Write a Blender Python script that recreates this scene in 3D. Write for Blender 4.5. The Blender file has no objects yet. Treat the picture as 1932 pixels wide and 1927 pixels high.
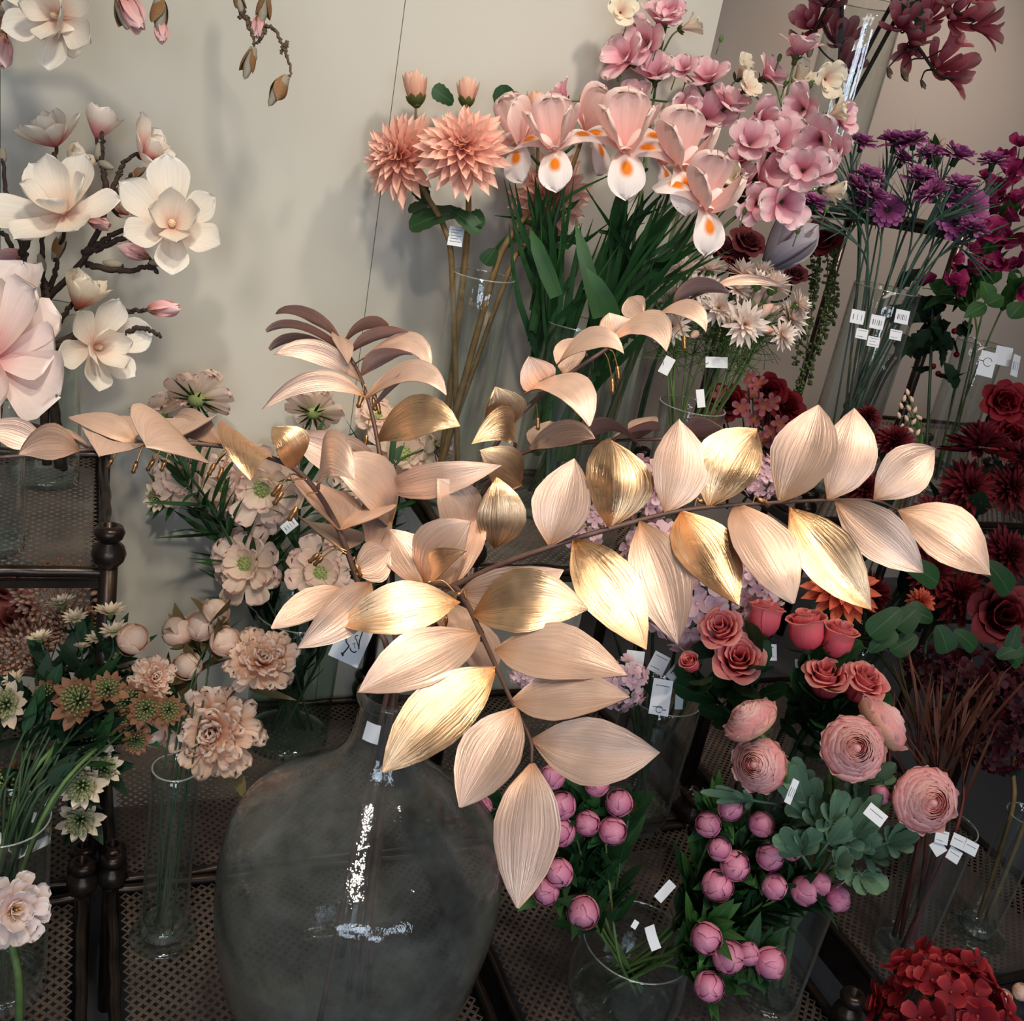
import bpy, math, random, zlib
import numpy as np
from mathutils import Matrix, Vector
random.seed(7); RNG = np.random.default_rng(7)
SC = bpy.context.scene; COL = SC.collection
A = np.array
PI = math.pi
# ---------------------------------------------------------------- camera
FPX, PITCH, ROLL, YAW, EYE = 1930.0, math.radians(20.9), math.radians(11), math.radians(25), A([0, 0, 1.55])
_h = A([math.sin(YAW), math.cos(YAW), 0]); _r0 = A([math.cos(YAW), -math.sin(YAW), 0]); _z = A([0, 0, 1.])
FWD = _h * math.cos(PITCH) - _z * math.sin(PITCH)
_u0 = _z * math.cos(PITCH) + _h * math.sin(PITCH)
RT = _r0 * math.cos(ROLL) + _u0 * math.sin(ROLL)
UP = _u0 * math.cos(ROLL) - _r0 * math.sin(ROLL)
cam = bpy.data.cameras.new('camera'); cam.sensor_fit = 'HORIZONTAL'; cam.sensor_width = 36
cam.lens = 36 * FPX / 1932; cam.clip_start = .02
camo = bpy.data.objects.new('camera', cam); COL.objects.link(camo)
camo.matrix_world = Matrix(((RT[0], UP[0], -FWD[0], EYE[0]), (RT[1], UP[1], -FWD[1], EYE[1]), (RT[2], UP[2], -FWD[2], EYE[2]), (0, 0, 0, 1)))
SC.camera = camo
# ---------------------------------------------------------------- view, world, lamps
SC.view_settings.view_transform = 'Standard'; SC.view_settings.look = 'None'
SC.view_settings.exposure = 0.8; SC.view_settings.gamma = 1; SC.view_settings.use_curve_mapping = False
w = bpy.data.worlds.new('shop_air'); SC.world = w; w.use_nodes = True
w.node_tree.nodes['Background'].inputs[0].default_value = (.80, .88, 1, 1); w.node_tree.nodes['Background'].inputs[1].default_value = .10
SC.cycles.transparent_max_bounces = 40; SC.cycles.max_bounces = 8; SC.cycles.diffuse_bounces = 3
SC.cycles.glossy_bounces = 3; SC.cycles.transmission_bounces = 6; SC.cycles.caustics_reflective = False; SC.cycles.caustics_refractive = False
def spot(name, loc, aim, watts, col, deg, blend=.6, size=.05):
    l = bpy.data.lights.new(name, 'SPOT'); l.energy = watts; l.color = col; l.spot_size = math.radians(deg); l.spot_blend = blend; l.shadow_soft_size = size
    o = bpy.data.objects.new(name, l); COL.objects.link(o); o.location = loc
    o.rotation_euler = (Vector(aim) - Vector(loc)).to_track_quat('-Z', 'Y').to_euler(); return o
def area(name, loc, aim, watts, col, sx, sy):
    l = bpy.data.lights.new(name, 'AREA'); l.energy = watts; l.color = col; l.shape = 'RECTANGLE'; l.size = sx; l.size_y = sy
    o = bpy.data.objects.new(name, l); COL.objects.link(o); o.location = loc
    o.rotation_euler = (Vector(aim) - Vector(loc)).to_track_quat('-Z', 'Y').to_euler(); return o
WARM = (1, .80, .58)
KEY = A([.75, .35, 2.75])
spot('ceiling_spot', KEY, (.55, 1.12, .98), 13, WARM, 54, .7, .05)
spot('added_spot_peonies', (-.2, -.15, 2.75), (.34, 1.6, .72), 46, (1, .92, .80), 36, .8, .06)  # added fill, brightens the peonies and scabiosas at lower left
spot('ceiling_spot.005', (1.5, .1, 2.75), (1.3, 1.15, .65), 32, (1, .88, .74), 55, .9, .06)
spot('ceiling_spot.001', (.15, .60, 2.75), (.18, 1.9, 1.05), 42, (1, .91, .76), 80, .9, .09)
spot('ceiling_spot.002', (1.0, .9, 2.75), (1.0, 1.85, 1.35), 30, (1, .89, .77), 70, .9, .07)
spot('added_spot_carnations', (1.75, .5, 2.75), (1.68, 1.95, 1.30), 17, (1, .89, .77), 44, .9, .07)  # added fill, brightens the tulip and carnations
spot('ceiling_spot.003', (2.6, 1.9, 2.75), (2.5, 3.0, 1.4), 50, (1, .88, .78), 85, .9, .1)
for k, (x, z, wx, wz, pw) in enumerate(((-1.5, 1.95, .55, 1.3, 9), (-.85, 2.1, .5, .9, 7), (-.3, 1.75, .35, 1.2, 6), (.75, 2.0, .6, .5, 4), (.8, 1.35, .5, .45, 3), (1.5, 1.9, .4, 1.3, 7), (-1.2, .8, .7, .55, 4), (.1, .7, .45, .5, 3), (-.6, 2.62, .9, .2, 4))):  # low and ceiling-high panes added to spread reflections on the demijohn
    area('shop_window', (x, -2.6, z), (x * .4 + .4, 1.2, .8), pw, (.70, .83, 1), wx, wz)
area('ceiling_panel', (.6, .2, 2.78), (.6, .9, 0), 8, (1, .9, .78), 1.8, .5)

# ---------------------------------------------------------------- pixel rays (frame 1932 x 1927) -> points in the shop
WALLY = 1.945
def P(px, py, d, gap=.08):
    r = FWD + RT * ((px - 966) / FPX) + UP * (-(py - 963.5) / FPX); q = (WALLY - gap) / r[1]
    if 0 < q < d and r[0] * q < 1.17: d = q           # nothing stands inside the wall
    return EYE + d * (FWD + RT * ((px - 966) / FPX) + UP * (-(py - 963.5) / FPX))
def PY(px, py, Y):
    r = FWD + RT * ((px - 966) / FPX) + UP * (-(py - 963.5) / FPX)
    return EYE + r * (Y / r[1])
def cv(r, u, b):
    v = RT * r + UP * u - FWD * b
    return v / np.linalg.norm(v)
def nrm(v): return v / max(1e-9, np.linalg.norm(v))
# ---------------------------------------------------------------- mesh builder
class M:
    def __init__(s): s.v = []; s.uv = []; s.f = []; s.m = []; s.n = 0
    def grid(s, G, U=None, mi=0, wrap=False, flip=False):
        a, b = G.shape[:2]
        if U is None:
            U = np.stack(np.meshgrid(np.linspace(0, 1, b), np.linspace(0, 1, a)), -1)
        s.v.append(G.reshape(-1, 3)); s.uv.append(U.reshape(-1, 2))
        i = np.arange(a * b).reshape(a, b) + s.n
        if wrap: i = np.concatenate([i, i[:, :1]], 1)
        q = np.stack([i[:-1, :-1], i[:-1, 1:], i[1:, 1:], i[1:, :-1]], -1).reshape(-1, 4)
        if flip: q = q[:, ::-1]
        s.f.append(q); s.m.append(np.full(len(q), mi)); s.n += a * b; return s
    def tube(s, path, r, n=6, mi=0):
        path = A(path, float); k = len(path); r = np.broadcast_to(A(r, float), (k,)) if np.ndim(r) == 0 or len(r) == k else np.interp(np.linspace(0, 1, k), np.linspace(0, 1, len(r)), r)
        t = np.gradient(path, axis=0); t /= np.maximum(np.linalg.norm(t, axis=1, keepdims=True), 1e-9)
        x = np.cross(t[0], [.13, .31, .94]);
        if np.linalg.norm(x) < .05: x = np.cross(t[0], [1, 0, 0])
        rings = []; an = np.linspace(0, 2 * PI, n, endpoint=False)
        for j in range(k):
            x = x - t[j] * (x @ t[j]); x = nrm(x); y = np.cross(t[j], x)
            rings.append(path[j] + r[j] * (np.cos(an)[:, None] * x + np.sin(an)[:, None] * y))
        rings = [np.repeat(path[:1], n, 0)] + rings + [np.repeat(path[-1:], n, 0)]
        return s.grid(A(rings), None, mi, True)
    def lathe(s, prof, n=32, at=(0, 0, 0), mi=0):
        p = A(prof, float); an = np.linspace(0, 2 * PI, n, endpoint=False)
        G = np.stack([p[:, :1] * np.cos(an), p[:, :1] * np.sin(an), np.repeat(p[:, 1:2], n, 1)], -1) + A(at)
        return s.grid(G, None, mi, True)
    def ball(s, c, r, nu=8, nv=6, mi=0):
        th = np.linspace(0, PI, nv + 1); r = np.broadcast_to(A(r, float), (3,))
        an = np.linspace(0, 2 * PI, nu, endpoint=False)
        G = np.stack([np.sin(th)[:, None] * np.cos(an), np.sin(th)[:, None] * np.sin(an), -np.cos(th)[:, None] + 0 * an], -1) * r + A(c)
        return s.grid(G, None, mi, True)
    def box(s, lo, hi, mi=0):
        x0, y0, z0 = lo; x1, y1, z1 = hi
        v = A([(x0, y0, z0), (x1, y0, z0), (x1, y1, z0), (x0, y1, z0), (x0, y0, z1), (x1, y0, z1), (x1, y1, z1), (x0, y1, z1)], float)
        q = A([(0, 3, 2, 1), (4, 5, 6, 7), (0, 1, 5, 4), (1, 2, 6, 5), (2, 3, 7, 6), (3, 0, 4, 7)])
        s.v.append(v); s.uv.append(v[:, :2]); s.f.append(q + s.n); s.m.append(np.full(6, mi)); s.n += 8; return s
    def add(s, o, R=None, T=(0, 0, 0), sc=1.0):
        for v in o.v: s.v.append((v * sc) @ (np.eye(3) if R is None else R).T + A(T))
        s.uv += o.uv
        for f, m in zip(o.f, o.m): s.f.append(f + s.n); s.m.append(m)
        s.n += o.n; return s
    def mesh(s, name, mats, smooth=True):
        me = bpy.data.meshes.new(name)
        v = np.concatenate(s.v); uv = np.concatenate(s.uv); f = np.concatenate(s.f); m = np.concatenate(s.m)
        me.vertices.add(len(v)); me.vertices.foreach_set('co', v.astype('f').ravel())
        me.loops.add(f.size); me.loops.foreach_set('vertex_index', f.astype('i').ravel())
        me.polygons.add(len(f)); me.polygons.foreach_set('loop_start', np.arange(0, f.size, 4, dtype='i'))
        me.polygons.foreach_set('material_index', m.astype('i')); me.polygons.foreach_set('use_smooth', np.full(len(f), smooth))
        l = me.uv_layers.new(name='uv'); l.data.foreach_set('uv', uv[f.ravel()].astype('f').ravel())
        for x in (mats if isinstance(mats, (list, tuple)) else [mats]): me.materials.append(x)
        me.update(); me.validate(); return me
    def obj(s, name, mats, parent=None, smooth=True):
        if parent is not None:      # leaves press against the wall instead of passing through it
            for v in s.v: v[:, 1] = np.where((v[:, 0] < 1.16) & (v[:, 1] > WALLY - .006), WALLY - .006 - .002 * RNG.random(len(v)), v[:, 1])
        o = bpy.data.objects.new(name, s.mesh(name, mats, smooth)); COL.objects.link(o)
        if parent is not None:
            o.parent = parent
            if parent.type == 'EMPTY' and parent.parent is None: o.location = -parent.location
        return o
def tag(o, label=None, cat=None, group=None, kind=None):
    if label: o['label'] = label
    if cat: o['category'] = cat
    if group: o['group'] = group
    if kind: o['kind'] = kind
    return o
def thing(name, at, label, cat, group=None):
    global RNG; RNG = np.random.default_rng(zlib.crc32(label.encode()))
    o = bpy.data.objects.new(name, None); COL.objects.link(o); o.location = tuple(at); o.empty_display_size = .02
    return tag(o, label, cat, group)
def part(name, mesh, parent, M4=None):
    o = bpy.data.objects.new(name, mesh); COL.objects.link(o); o.parent = parent
    if M4 is not None: o.matrix_local = M4
    return o
def spl(pts, n=24):
    """smooth curve through points"""
    p = A(pts, float); k = len(p)
    if k == 2: return p[0] + np.linspace(0, 1, n)[:, None] * (p[1] - p[0])
    q = np.vstack([2 * p[0] - p[1], p, 2 * p[-1] - p[-2]]); out = []
    for u in np.linspace(0, k - 1 - 1e-6, n):
        i = int(u); t = u - i; a, b, c, d = q[i:i + 4]
        out.append(.5 * (2 * b + (c - a) * t + (2 * a - 5 * b + 4 * c - d) * t * t + (3 * b - a - 3 * c + d) * t ** 3))
    return A(out)
def frame(d, spin=0.0):
    d = nrm(A(d, float)); x = np.cross([.21, .12, .97], d)
    if np.linalg.norm(x) < .1: x = np.cross([1, .2, 0], d)
    x = nrm(x); y = np.cross(d, x); c, s_ = math.cos(spin), math.sin(spin)
    return np.stack([c * x + s_ * y, -s_ * x + c * y, d], 1)
def m4(R, T, s=1.0):
    m = np.eye(4); m[:3, :3] = R * s; m[:3, 3] = T; return Matrix(m.tolist())
# ---------------------------------------------------------------- materials
def newmat(name):
    m = bpy.data.materials.new(name); m.use_nodes = True; nt = m.node_tree; nt.nodes.clear()
    out = nt.nodes.new('ShaderNodeOutputMaterial'); return m, nt, out
def nd(nt, t, **kw):
    n = nt.nodes.new('ShaderNode' + t)
    for k, v in kw.items():
        if k.startswith('i_'):
            key = k[2:]; key = int(key) if key.isdigit() else key.replace('_', ' ')
            n.inputs[key].default_value = v
        else: setattr(n, k, v)
    return n
def c4(c): return (c[0], c[1], c[2], 1)
def S(r, g, b):
    f = lambda x: ((x / 255 + .055) / 1.055) ** 2.4 if x > 10 else x / 255 / 12.92
    return (f(r), f(g), f(b))
def ramp(nt, stops, fac):
    r = nt.nodes.new('ShaderNodeValToRGB'); e = r.color_ramp.elements
    while len(e) > 1: e.remove(e[-1])
    e[0].position = stops[0][0]; e[0].color = c4(stops[0][1])
    for p, c in stops[1:]:
        x = e.new(p); x.color = c4(c)
    nt.links.new(fac, r.inputs[0]); return r.outputs[0]
def petal(name, stops, vein=.25, rough=.6, trans=.3, var=.12, mid=None, orange=None):
    """cloth petal: colour along its length (uv.y), veins across (uv.x), a little light through"""
    m, nt, out = newmat(name); L = nt.links
    uv = nd(nt, 'UVMap'); sp = nd(nt, 'SeparateXYZ'); L.new(uv.outputs[0], sp.inputs[0])
    col = ramp(nt, stops, sp.outputs[1])
    if mid:
        d = nd(nt, 'Math', operation='SUBTRACT', i_1=.5); L.new(sp.outputs[0], d.inputs[0])
        ab = nd(nt, 'Math', operation='ABSOLUTE'); L.new(d.outputs[0], ab.inputs[0])
        mr = nd(nt, 'MapRange', i_1=.0, i_2=mid[1], i_3=1, i_4=0); L.new(ab.outputs[0], mr.inputs[0])
        mx = nd(nt, 'MixRGB'); mx.inputs[2].default_value = c4(mid[0]); L.new(mr.outputs[0], mx.inputs[0]); L.new(col, mx.inputs[1]); col = mx.outputs[0]
    if orange:   # a marking of its own on the fall of an iris
        v = nd(nt, 'VectorMath', operation='SUBTRACT'); v.inputs[1].default_value = (.5, orange[1], 0); L.new(uv.outputs[0], v.inputs[0])
        v2 = nd(nt, 'VectorMath', operation='MULTIPLY'); v2.inputs[1].default_value = (1.0, 1.5, 0); L.new(v.outputs[0], v2.inputs[0])
        ln = nd(nt, 'VectorMath', operation='LENGTH'); L.new(v2.outputs[0], ln.inputs[0])
        mr = nd(nt, 'MapRange', i_1=orange[2] * .5, i_2=orange[2], i_3=1, i_4=0); L.new(ln.outputs['Value'], mr.inputs[0])
        mx = nd(nt, 'MixRGB'); mx.inputs[2].default_value = c4(orange[0]); L.new(mr.outputs[0], mx.inputs[0]); L.new(col, mx.inputs[1]); col = mx.outputs[0]
    mp = nd(nt, 'Mapping'); mp.inputs['Scale'].default_value = (16, 1.6, 1); L.new(uv.outputs[0], mp.inputs[0])
    no = nd(nt, 'TexNoise', i_Scale=1.0, i_Detail=3.0); L.new(mp.outputs[0], no.inputs[0])
    oi = nd(nt, 'ObjectInfo')
    mv = nd(nt, 'MapRange', i_1=.3, i_2=.7, i_3=1 - vein, i_4=1 + vein * .4); L.new(no.outputs[0], mv.inputs[0])
    mo = nd(nt, 'MapRange', i_1=0, i_2=1, i_3=1 - var, i_4=1 + var * .6); L.new(oi.outputs['Random'], mo.inputs[0])
    mu = nd(nt, 'Math', operation='MULTIPLY'); L.new(mv.outputs[0], mu.inputs[0]); L.new(mo.outputs[0], mu.inputs[1])
    mx = nd(nt, 'MixRGB', blend_type='MULTIPLY', i_0=1.0); L.new(col, mx.inputs[1]); L.new(mu.outputs[0], mx.inputs[2])
    bs = nd(nt, 'BsdfPrincipled', i_Roughness=rough); bs.inputs['Specular IOR Level'].default_value = .25; L.new(mx.outputs[0], bs.inputs[0])
    bp = nd(nt, 'Bump', i_0=.25, i_1=.002); L.new(no.outputs[0], bp.inputs['Height']); L.new(bp.outputs[0], bs.inputs['Normal'])
    tr = nd(nt, 'BsdfTranslucent'); L.new(mx.outputs[0], tr.inputs[0])
    mi = nd(nt, 'MixShader', i_0=trans); L.new(bs.outputs[0], mi.inputs[1]); L.new(tr.outputs[0], mi.inputs[2]); L.new(mi.outputs[0], out.inputs[0])
    return m
def solid(name, col, rough=.6, metal=0, noise=.2, scale=30, bump=.0, spec=.4):
    m, nt, out = newmat(name); L = nt.links
    tc = nd(nt, 'TexCoord'); no = nd(nt, 'TexNoise', i_Scale=float(scale), i_Detail=4.0); L.new(tc.outputs['Object'], no.inputs[0])
    mr = nd(nt, 'MapRange', i_1=.3, i_2=.7, i_3=1 - noise, i_4=1 + noise); L.new(no.outputs[0], mr.inputs[0])
    mx = nd(nt, 'MixRGB', blend_type='MULTIPLY', i_0=1.0); mx.inputs[1].default_value = c4(col); L.new(mr.outputs[0], mx.inputs[2])
    bs = nd(nt, 'BsdfPrincipled', i_Roughness=rough, i_Metallic=metal); bs.inputs['Specular IOR Level'].default_value = spec
    L.new(mx.outputs[0], bs.inputs[0])
    if bump:
        b = nd(nt, 'Bump', i_0=bump, i_1=.004); L.new(no.outputs[0], b.inputs['Height']); L.new(b.outputs[0], bs.inputs['Normal'])
    L.new(bs.outputs[0], out.inputs[0]); return m
def glass(name, tint=(.95, .975, .965), haze=0.0, hazecol=(.3, .34, .36), rough=.015, boost=1.0):
    m, nt, out = newmat(name); L = nt.links
    tr = nd(nt, 'BsdfTransparent'); tr.inputs[0].default_value = c4(tint)
    gl = nd(nt, 'BsdfGlossy', i_Roughness=rough); fr = nd(nt, 'LayerWeight', i_0=.5)
    p5 = nd(nt, 'Math', operation='POWER', i_1=4.5); L.new(fr.outputs['Facing'], p5.inputs[0])
    fm = nd(nt, 'MapRange', i_1=0, i_2=1, i_3=.04 * boost, i_4=min(1, .8 * boost)); L.new(p5.outputs[0], fm.inputs[0])
    last = tr.outputs[0]
    if haze:
        di = nd(nt, 'BsdfDiffuse'); tc = nd(nt, 'TexCoord'); no = nd(nt, 'TexNoise', i_Scale=6.0, i_Detail=6.0, i_Roughness=.65); L.new(tc.outputs['Object'], no.inputs[0])
        L.new(ramp(nt, [(.3, (hazecol[0] * .4, hazecol[1] * .42, hazecol[2] * .46)), (.5, hazecol), (.7, (hazecol[0] * 1.5, hazecol[1] * 1.35, hazecol[2] * 1.15))], no.outputs[0]), di.inputs[0])
        lw = nd(nt, 'LayerWeight', i_0=.35); mr = nd(nt, 'MapRange', i_1=(0 if haze > .1 else .55), i_2=1, i_3=haze * .55, i_4=haze * (1.9 if haze > .1 else 40)); L.new(lw.outputs['Facing'], mr.inputs[0])  # on clear glass, pale edges painted in for light refracted there
        if haze > .1:      # uneven bloom in old glass
            n3 = nd(nt, 'TexNoise', i_Scale=13.0, i_Detail=7.0, i_Roughness=.7); L.new(tc.outputs['Object'], n3.inputs[0]); m3 = nd(nt, 'MapRange', i_1=.38, i_2=.64, i_3=.45, i_4=1.7); L.new(n3.outputs[0], m3.inputs[0])
            m5 = nd(nt, 'Math', operation='MULTIPLY', use_clamp=True); L.new(mr.outputs[0], m5.inputs[0]); L.new(m3.outputs[0], m5.inputs[1]); mr = m5
        m2 = nd(nt, 'MixShader'); L.new(mr.outputs[0], m2.inputs[0]); L.new(tr.outputs[0], m2.inputs[1]); L.new(di.outputs[0], m2.inputs[2]); last = m2.outputs[0]
        bp = nd(nt, 'Bump', i_0=.12, i_1=.01); bp.inputs[0].default_value = .12 if haze < .1 else .45; L.new(no.outputs[0], bp.inputs['Height']); L.new(bp.outputs[0], gl.inputs['Normal'])
    mi = nd(nt, 'MixShader'); L.new(fm.outputs[0], mi.inputs[0]); L.new(last, mi.inputs[1]); L.new(gl.outputs[0], mi.inputs[2]); L.new(mi.outputs[0], out.inputs[0])
    return m
def goldmat(name, base, metal, rough):
    m, nt, out = newmat(name); L = nt.links
    uv = nd(nt, 'UVMap'); mp = nd(nt, 'Mapping'); mp.inputs['Scale'].default_value = (26, 2.2, 1); L.new(uv.outputs[0], mp.inputs[0])
    no = nd(nt, 'TexNoise', i_Scale=1.0, i_Detail=4.0, i_Roughness=.6); L.new(mp.outputs[0], no.inputs[0]); oi = nd(nt, 'ObjectInfo'); no.noise_dimensions = '4D'; L.new(oi.outputs['Random'], no.inputs['W'])
    tc = nd(nt, 'TexCoord'); n2 = nd(nt, 'TexNoise', i_Scale=28.0, i_Detail=3.0); L.new(tc.outputs['Object'], n2.inputs[0])
    sp = nd(nt, 'SeparateXYZ'); L.new(uv.outputs[0], sp.inputs[0])
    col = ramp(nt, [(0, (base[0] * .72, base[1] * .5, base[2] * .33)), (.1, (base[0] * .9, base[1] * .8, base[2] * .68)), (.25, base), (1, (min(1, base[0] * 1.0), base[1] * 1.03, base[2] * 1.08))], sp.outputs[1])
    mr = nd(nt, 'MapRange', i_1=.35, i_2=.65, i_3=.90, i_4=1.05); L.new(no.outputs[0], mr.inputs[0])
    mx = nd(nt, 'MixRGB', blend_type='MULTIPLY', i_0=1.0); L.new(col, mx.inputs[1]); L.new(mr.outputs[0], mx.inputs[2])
    bs = nd(nt, 'BsdfPrincipled', i_Metallic=metal); L.new(mx.outputs[0], bs.inputs[0])
    rr = nd(nt, 'MapRange', i_1=.35, i_2=.65, i_3=rough - .07, i_4=rough + .1); L.new(n2.outputs[0], rr.inputs[0]); L.new(rr.outputs[0], bs.inputs['Roughness'])
    b = nd(nt, 'Bump', i_0=.5, i_1=.0025); L.new(no.outputs[0], b.inputs['Height']); L.new(b.outputs[0], bs.inputs['Normal'])
    L.new(bs.outputs[0], out.inputs[0]); return m
W_ = (1, 1, 1)
MT = {}
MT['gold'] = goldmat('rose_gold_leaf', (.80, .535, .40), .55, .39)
MT['goldshine'] = goldmat('rose_gold_leaf_glint', (.91, .59, .34), .97, .31)  # same leaf as gold; lamp sheen put into a brighter, more metallic copy
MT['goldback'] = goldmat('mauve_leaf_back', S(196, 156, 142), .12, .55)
MT['goldstem'] = solid('brown_branch', S(98, 72, 62), .5, .2, .2, 60, .2)
MT['goldbud'] = solid('gold_bud', S(190, 140, 90), .3, .9, .15, 60)
MT['mag'] = petal('magnolia_petal', [(0, S(222, 170, 150)), (.15, S(238, 214, 196)), (.35, S(246, 234, 218)), (1, S(248, 243, 234))], .08, .55, .35, .05)
MT['magpink'] = petal('magnolia_petal_pink_base', [(0, S(205, 92, 98)), (.2, S(228, 160, 154)), (.45, S(244, 228, 212)), (1, S(248, 241, 230))], .08, .55, .35, .05)
MT['magorange'] = petal('magnolia_petal_orange_base', [(0, S(190, 92, 58)), (.2, S(222, 150, 120)), (.42, S(240, 224, 200)), (1, S(243, 234, 215))], .08, .55, .35, .05)
MT['magbud'] = petal('magnolia_bud_petal', [(0, S(205, 120, 112)), (.5, S(236, 180, 176)), (1, S(240, 205, 200))], .12, .55, .25, .1)
MT['bract'] = solid('brown_bract', S(128, 92, 56), .7, 0, .35, 40, .3)
MT['greybud'] = solid('grey_bud_scale', S(142, 132, 116), .8, 0, .2, 60, .3)
MT['bark'] = solid('dark_bark', S(50, 36, 28), .8, 0, .4, 60, .5)
MT['twig'] = solid('brown_twig', S(92, 74, 56), .8, 0, .3, 60, .4)
MT['dahlia'] = petal('peach_dahlia_petal', [(0, S(232, 138, 116)), (.4, S(247, 178, 154)), (1, S(251, 210, 190))], 0.06, .6, .28, .06)
MT['dahbud'] = petal('dahlia_bud_petal', [(0, S(228, 150, 120)), (1, S(248, 205, 180))], .12, .6, .25, .06)
MT['sepal'] = petal('green_sepal', [(0, S(62, 78, 34)), (1, S(92, 92, 46))], .2, .6, .15, .1)
MT['dkleaf'] = petal('dark_green_leaf', [(0, S(32, 62, 34)), (1, S(40, 78, 42))], .25, .5, .15, .12, (S(62, 98, 62), .04))
MT['bladeleaf'] = petal('iris_blade', [(0, S(52, 88, 42)), (.5, S(36, 74, 42)), (1, S(52, 96, 48))], 0.2, .5, .2, .2)
MT['stemwood'] = solid('olive_brown_stem', S(112, 88, 52), .6, 0, .3, 50, .2)
MT['stemgreen'] = solid('green_stem', S(84, 108, 58), .6, 0, .2, 50)
MT['stemdark'] = solid('dark_green_stem', S(44, 66, 40), .6, 0, .25, 50)
MT['iris'] = petal('pink_iris_standard', [(0, S(240, 162, 152)), (.35, S(246, 200, 192)), (1, S(250, 226, 216))], 0.07, .6, .35, .06)
MT['irisfall'] = petal('white_iris_fall', [(0, S(246, 200, 180)), (.4, S(250, 236, 230)), (1, S(252, 242, 238))], 0.04, .6, .3, .04, None, (S(238, 130, 22), .40, .24))
MT['pea'] = petal('orchid_pink_petal', [(0, S(204, 104, 126)), (.4, S(242, 182, 192)), (.8, S(248, 214, 214)), (1, S(250, 232, 226))], 0.1, .6, .35, .12)
MT['peacream'] = petal('cream_pea_petal', [(0, S(240, 196, 184)), (.4, S(250, 234, 206)), (1, S(252, 244, 224))], 0.07, .6, .35, .06)
MT['dkmag'] = petal('dark_pink_magnolia_petal', [(0, S(140, 34, 54)), (.45, S(208, 104, 118)), (1, S(238, 186, 182))], 0.12, .6, .3, .15)
MT['carn'] = petal('purple_carnation_petal', [(0, S(92, 30, 66)), (.5, S(176, 80, 142)), (1, S(212, 136, 186))], 0.15, .6, .25, .15)
MT['carndark'] = solid('dark_flower_eye', S(32, 16, 26), .7)
MT['grass'] = petal('grey_green_blade', [(0, S(74, 100, 82)), (1, S(92, 118, 104))], .2, .6, .2, .15)
MT['magenta'] = petal('magenta_pea_petal', [(0, S(120, 22, 66)), (.6, S(178, 42, 98)), (1, S(200, 78, 122))], 0.15, .6, .25, .18)
MT['leafgreen'] = petal('mid_green_leaf', [(0, S(48, 88, 42)), (1, S(66, 112, 54))], .25, .5, .2, .15, (S(90, 130, 76), .05))
MT['nig'] = petal('white_spiky_petal', [(0, S(238, 196, 176)), (.5, S(246, 226, 212)), (1, S(248, 238, 228))], .08, .6, .3, .05)
MT['nigbud'] = petal('pink_tipped_bud', [(0, S(160, 158, 90)), (.4, S(236, 204, 180)), (1, S(238, 180, 168))], .1, .6, .2, .15)
MT['feather'] = petal('feathery_green', [(0, S(78, 108, 52)), (1, S(112, 146, 78))], .1, .6, .25, .15)
MT['tulip'] = petal('grey_lilac_tulip_petal', [(0, S(140, 126, 122)), (.4, S(204, 190, 196)), (1, S(222, 210, 210))], .12, .6, .25, .05, (S(104, 66, 92), .10))
MT['dkrose'] = petal('dusky_rose_petal', [(0, S(70, 20, 28)), (1, S(140, 66, 70))], .2, .6, .25, .15)
MT['trail'] = petal('trailing_bead_leaf', [(0, S(66, 82, 40)), (1, S(96, 108, 62))], .1, .5, .15, .1)
MT['red'] = petal('crimson_petal', [(0, S(76, 6, 14)), (1, S(154, 20, 36))], .25, .6, .2, .15)
MT['dkred'] = petal('burgundy_petal', [(0, S(50, 8, 14)), (1, S(118, 30, 38))], 0.15, .6, .2, .2)
MT['burg'] = petal('dark_burgundy_floret', [(0, S(40, 8, 14)), (1, S(86, 22, 34))], .25, .6, .2, .25)
MT['coral'] = petal('coral_petal', [(0, S(226, 70, 52)), (1, S(250, 140, 104))], .2, .6, .35, .1)
MT['smallpink'] = petal('small_pink_blossom', [(0, S(214, 150, 80)), (.3, S(206, 104, 116)), (1, S(226, 160, 160))], .2, .6, .25, .15)
MT['rose'] = petal('pink_rose_petal', [(0, S(214, 56, 84)), (.5, S(244, 108, 118)), (.85, S(250, 146, 140)), (1, S(252, 182, 166))], 0.07, .6, .3, .06)
MT['ran'] = petal('ranunculus_petal', [(0, S(254, 222, 174)), (.5, S(254, 206, 180)), (.8, S(250, 180, 182)), (1, S(254, 226, 216))], 0.08, .6, .48, .06)
MT['ranleaf'] = petal('sage_green_leaf', [(0, S(84, 114, 88)), (1, S(108, 140, 110))], .15, .6, .15, .15, (S(120, 150, 122), .03))
MT['peony'] = petal('mauve_pink_bud_petal', [(0, S(172, 78, 118)), (.5, S(210, 114, 152)), (1, S(236, 160, 182))], 0.08, .6, .2, .1)
MT['hyd'] = petal('pale_pink_floret', [(0, S(232, 188, 198)), (1, S(244, 220, 224))], 0.05, .6, .35, .08)
MT['scab'] = petal('blush_scabiosa_petal', [(0, S(244, 226, 178)), (.4, S(250, 230, 210)), (1, S(250, 218, 206))], 0.07, .6, .48, .06)
MT['scabeye'] = solid('green_seed_head', S(142, 152, 92), .7, 0, .25, 120, .3)
MT['peach'] = petal('peach_peony_petal', [(0, S(242, 180, 148)), (.5, S(250, 212, 184)), (1, S(252, 230, 212))], 0.06, .6, .48, .05)
MT['olive'] = petal('olive_leaf', [(0, S(96, 84, 46)), (1, S(122, 106, 66))], .2, .6, .15, .15)
MT['dkgreen'] = petal('very_dark_foliage', [(0, S(20, 42, 26)), (1, S(30, 56, 36))], .2, .6, .1, .2)
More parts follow.
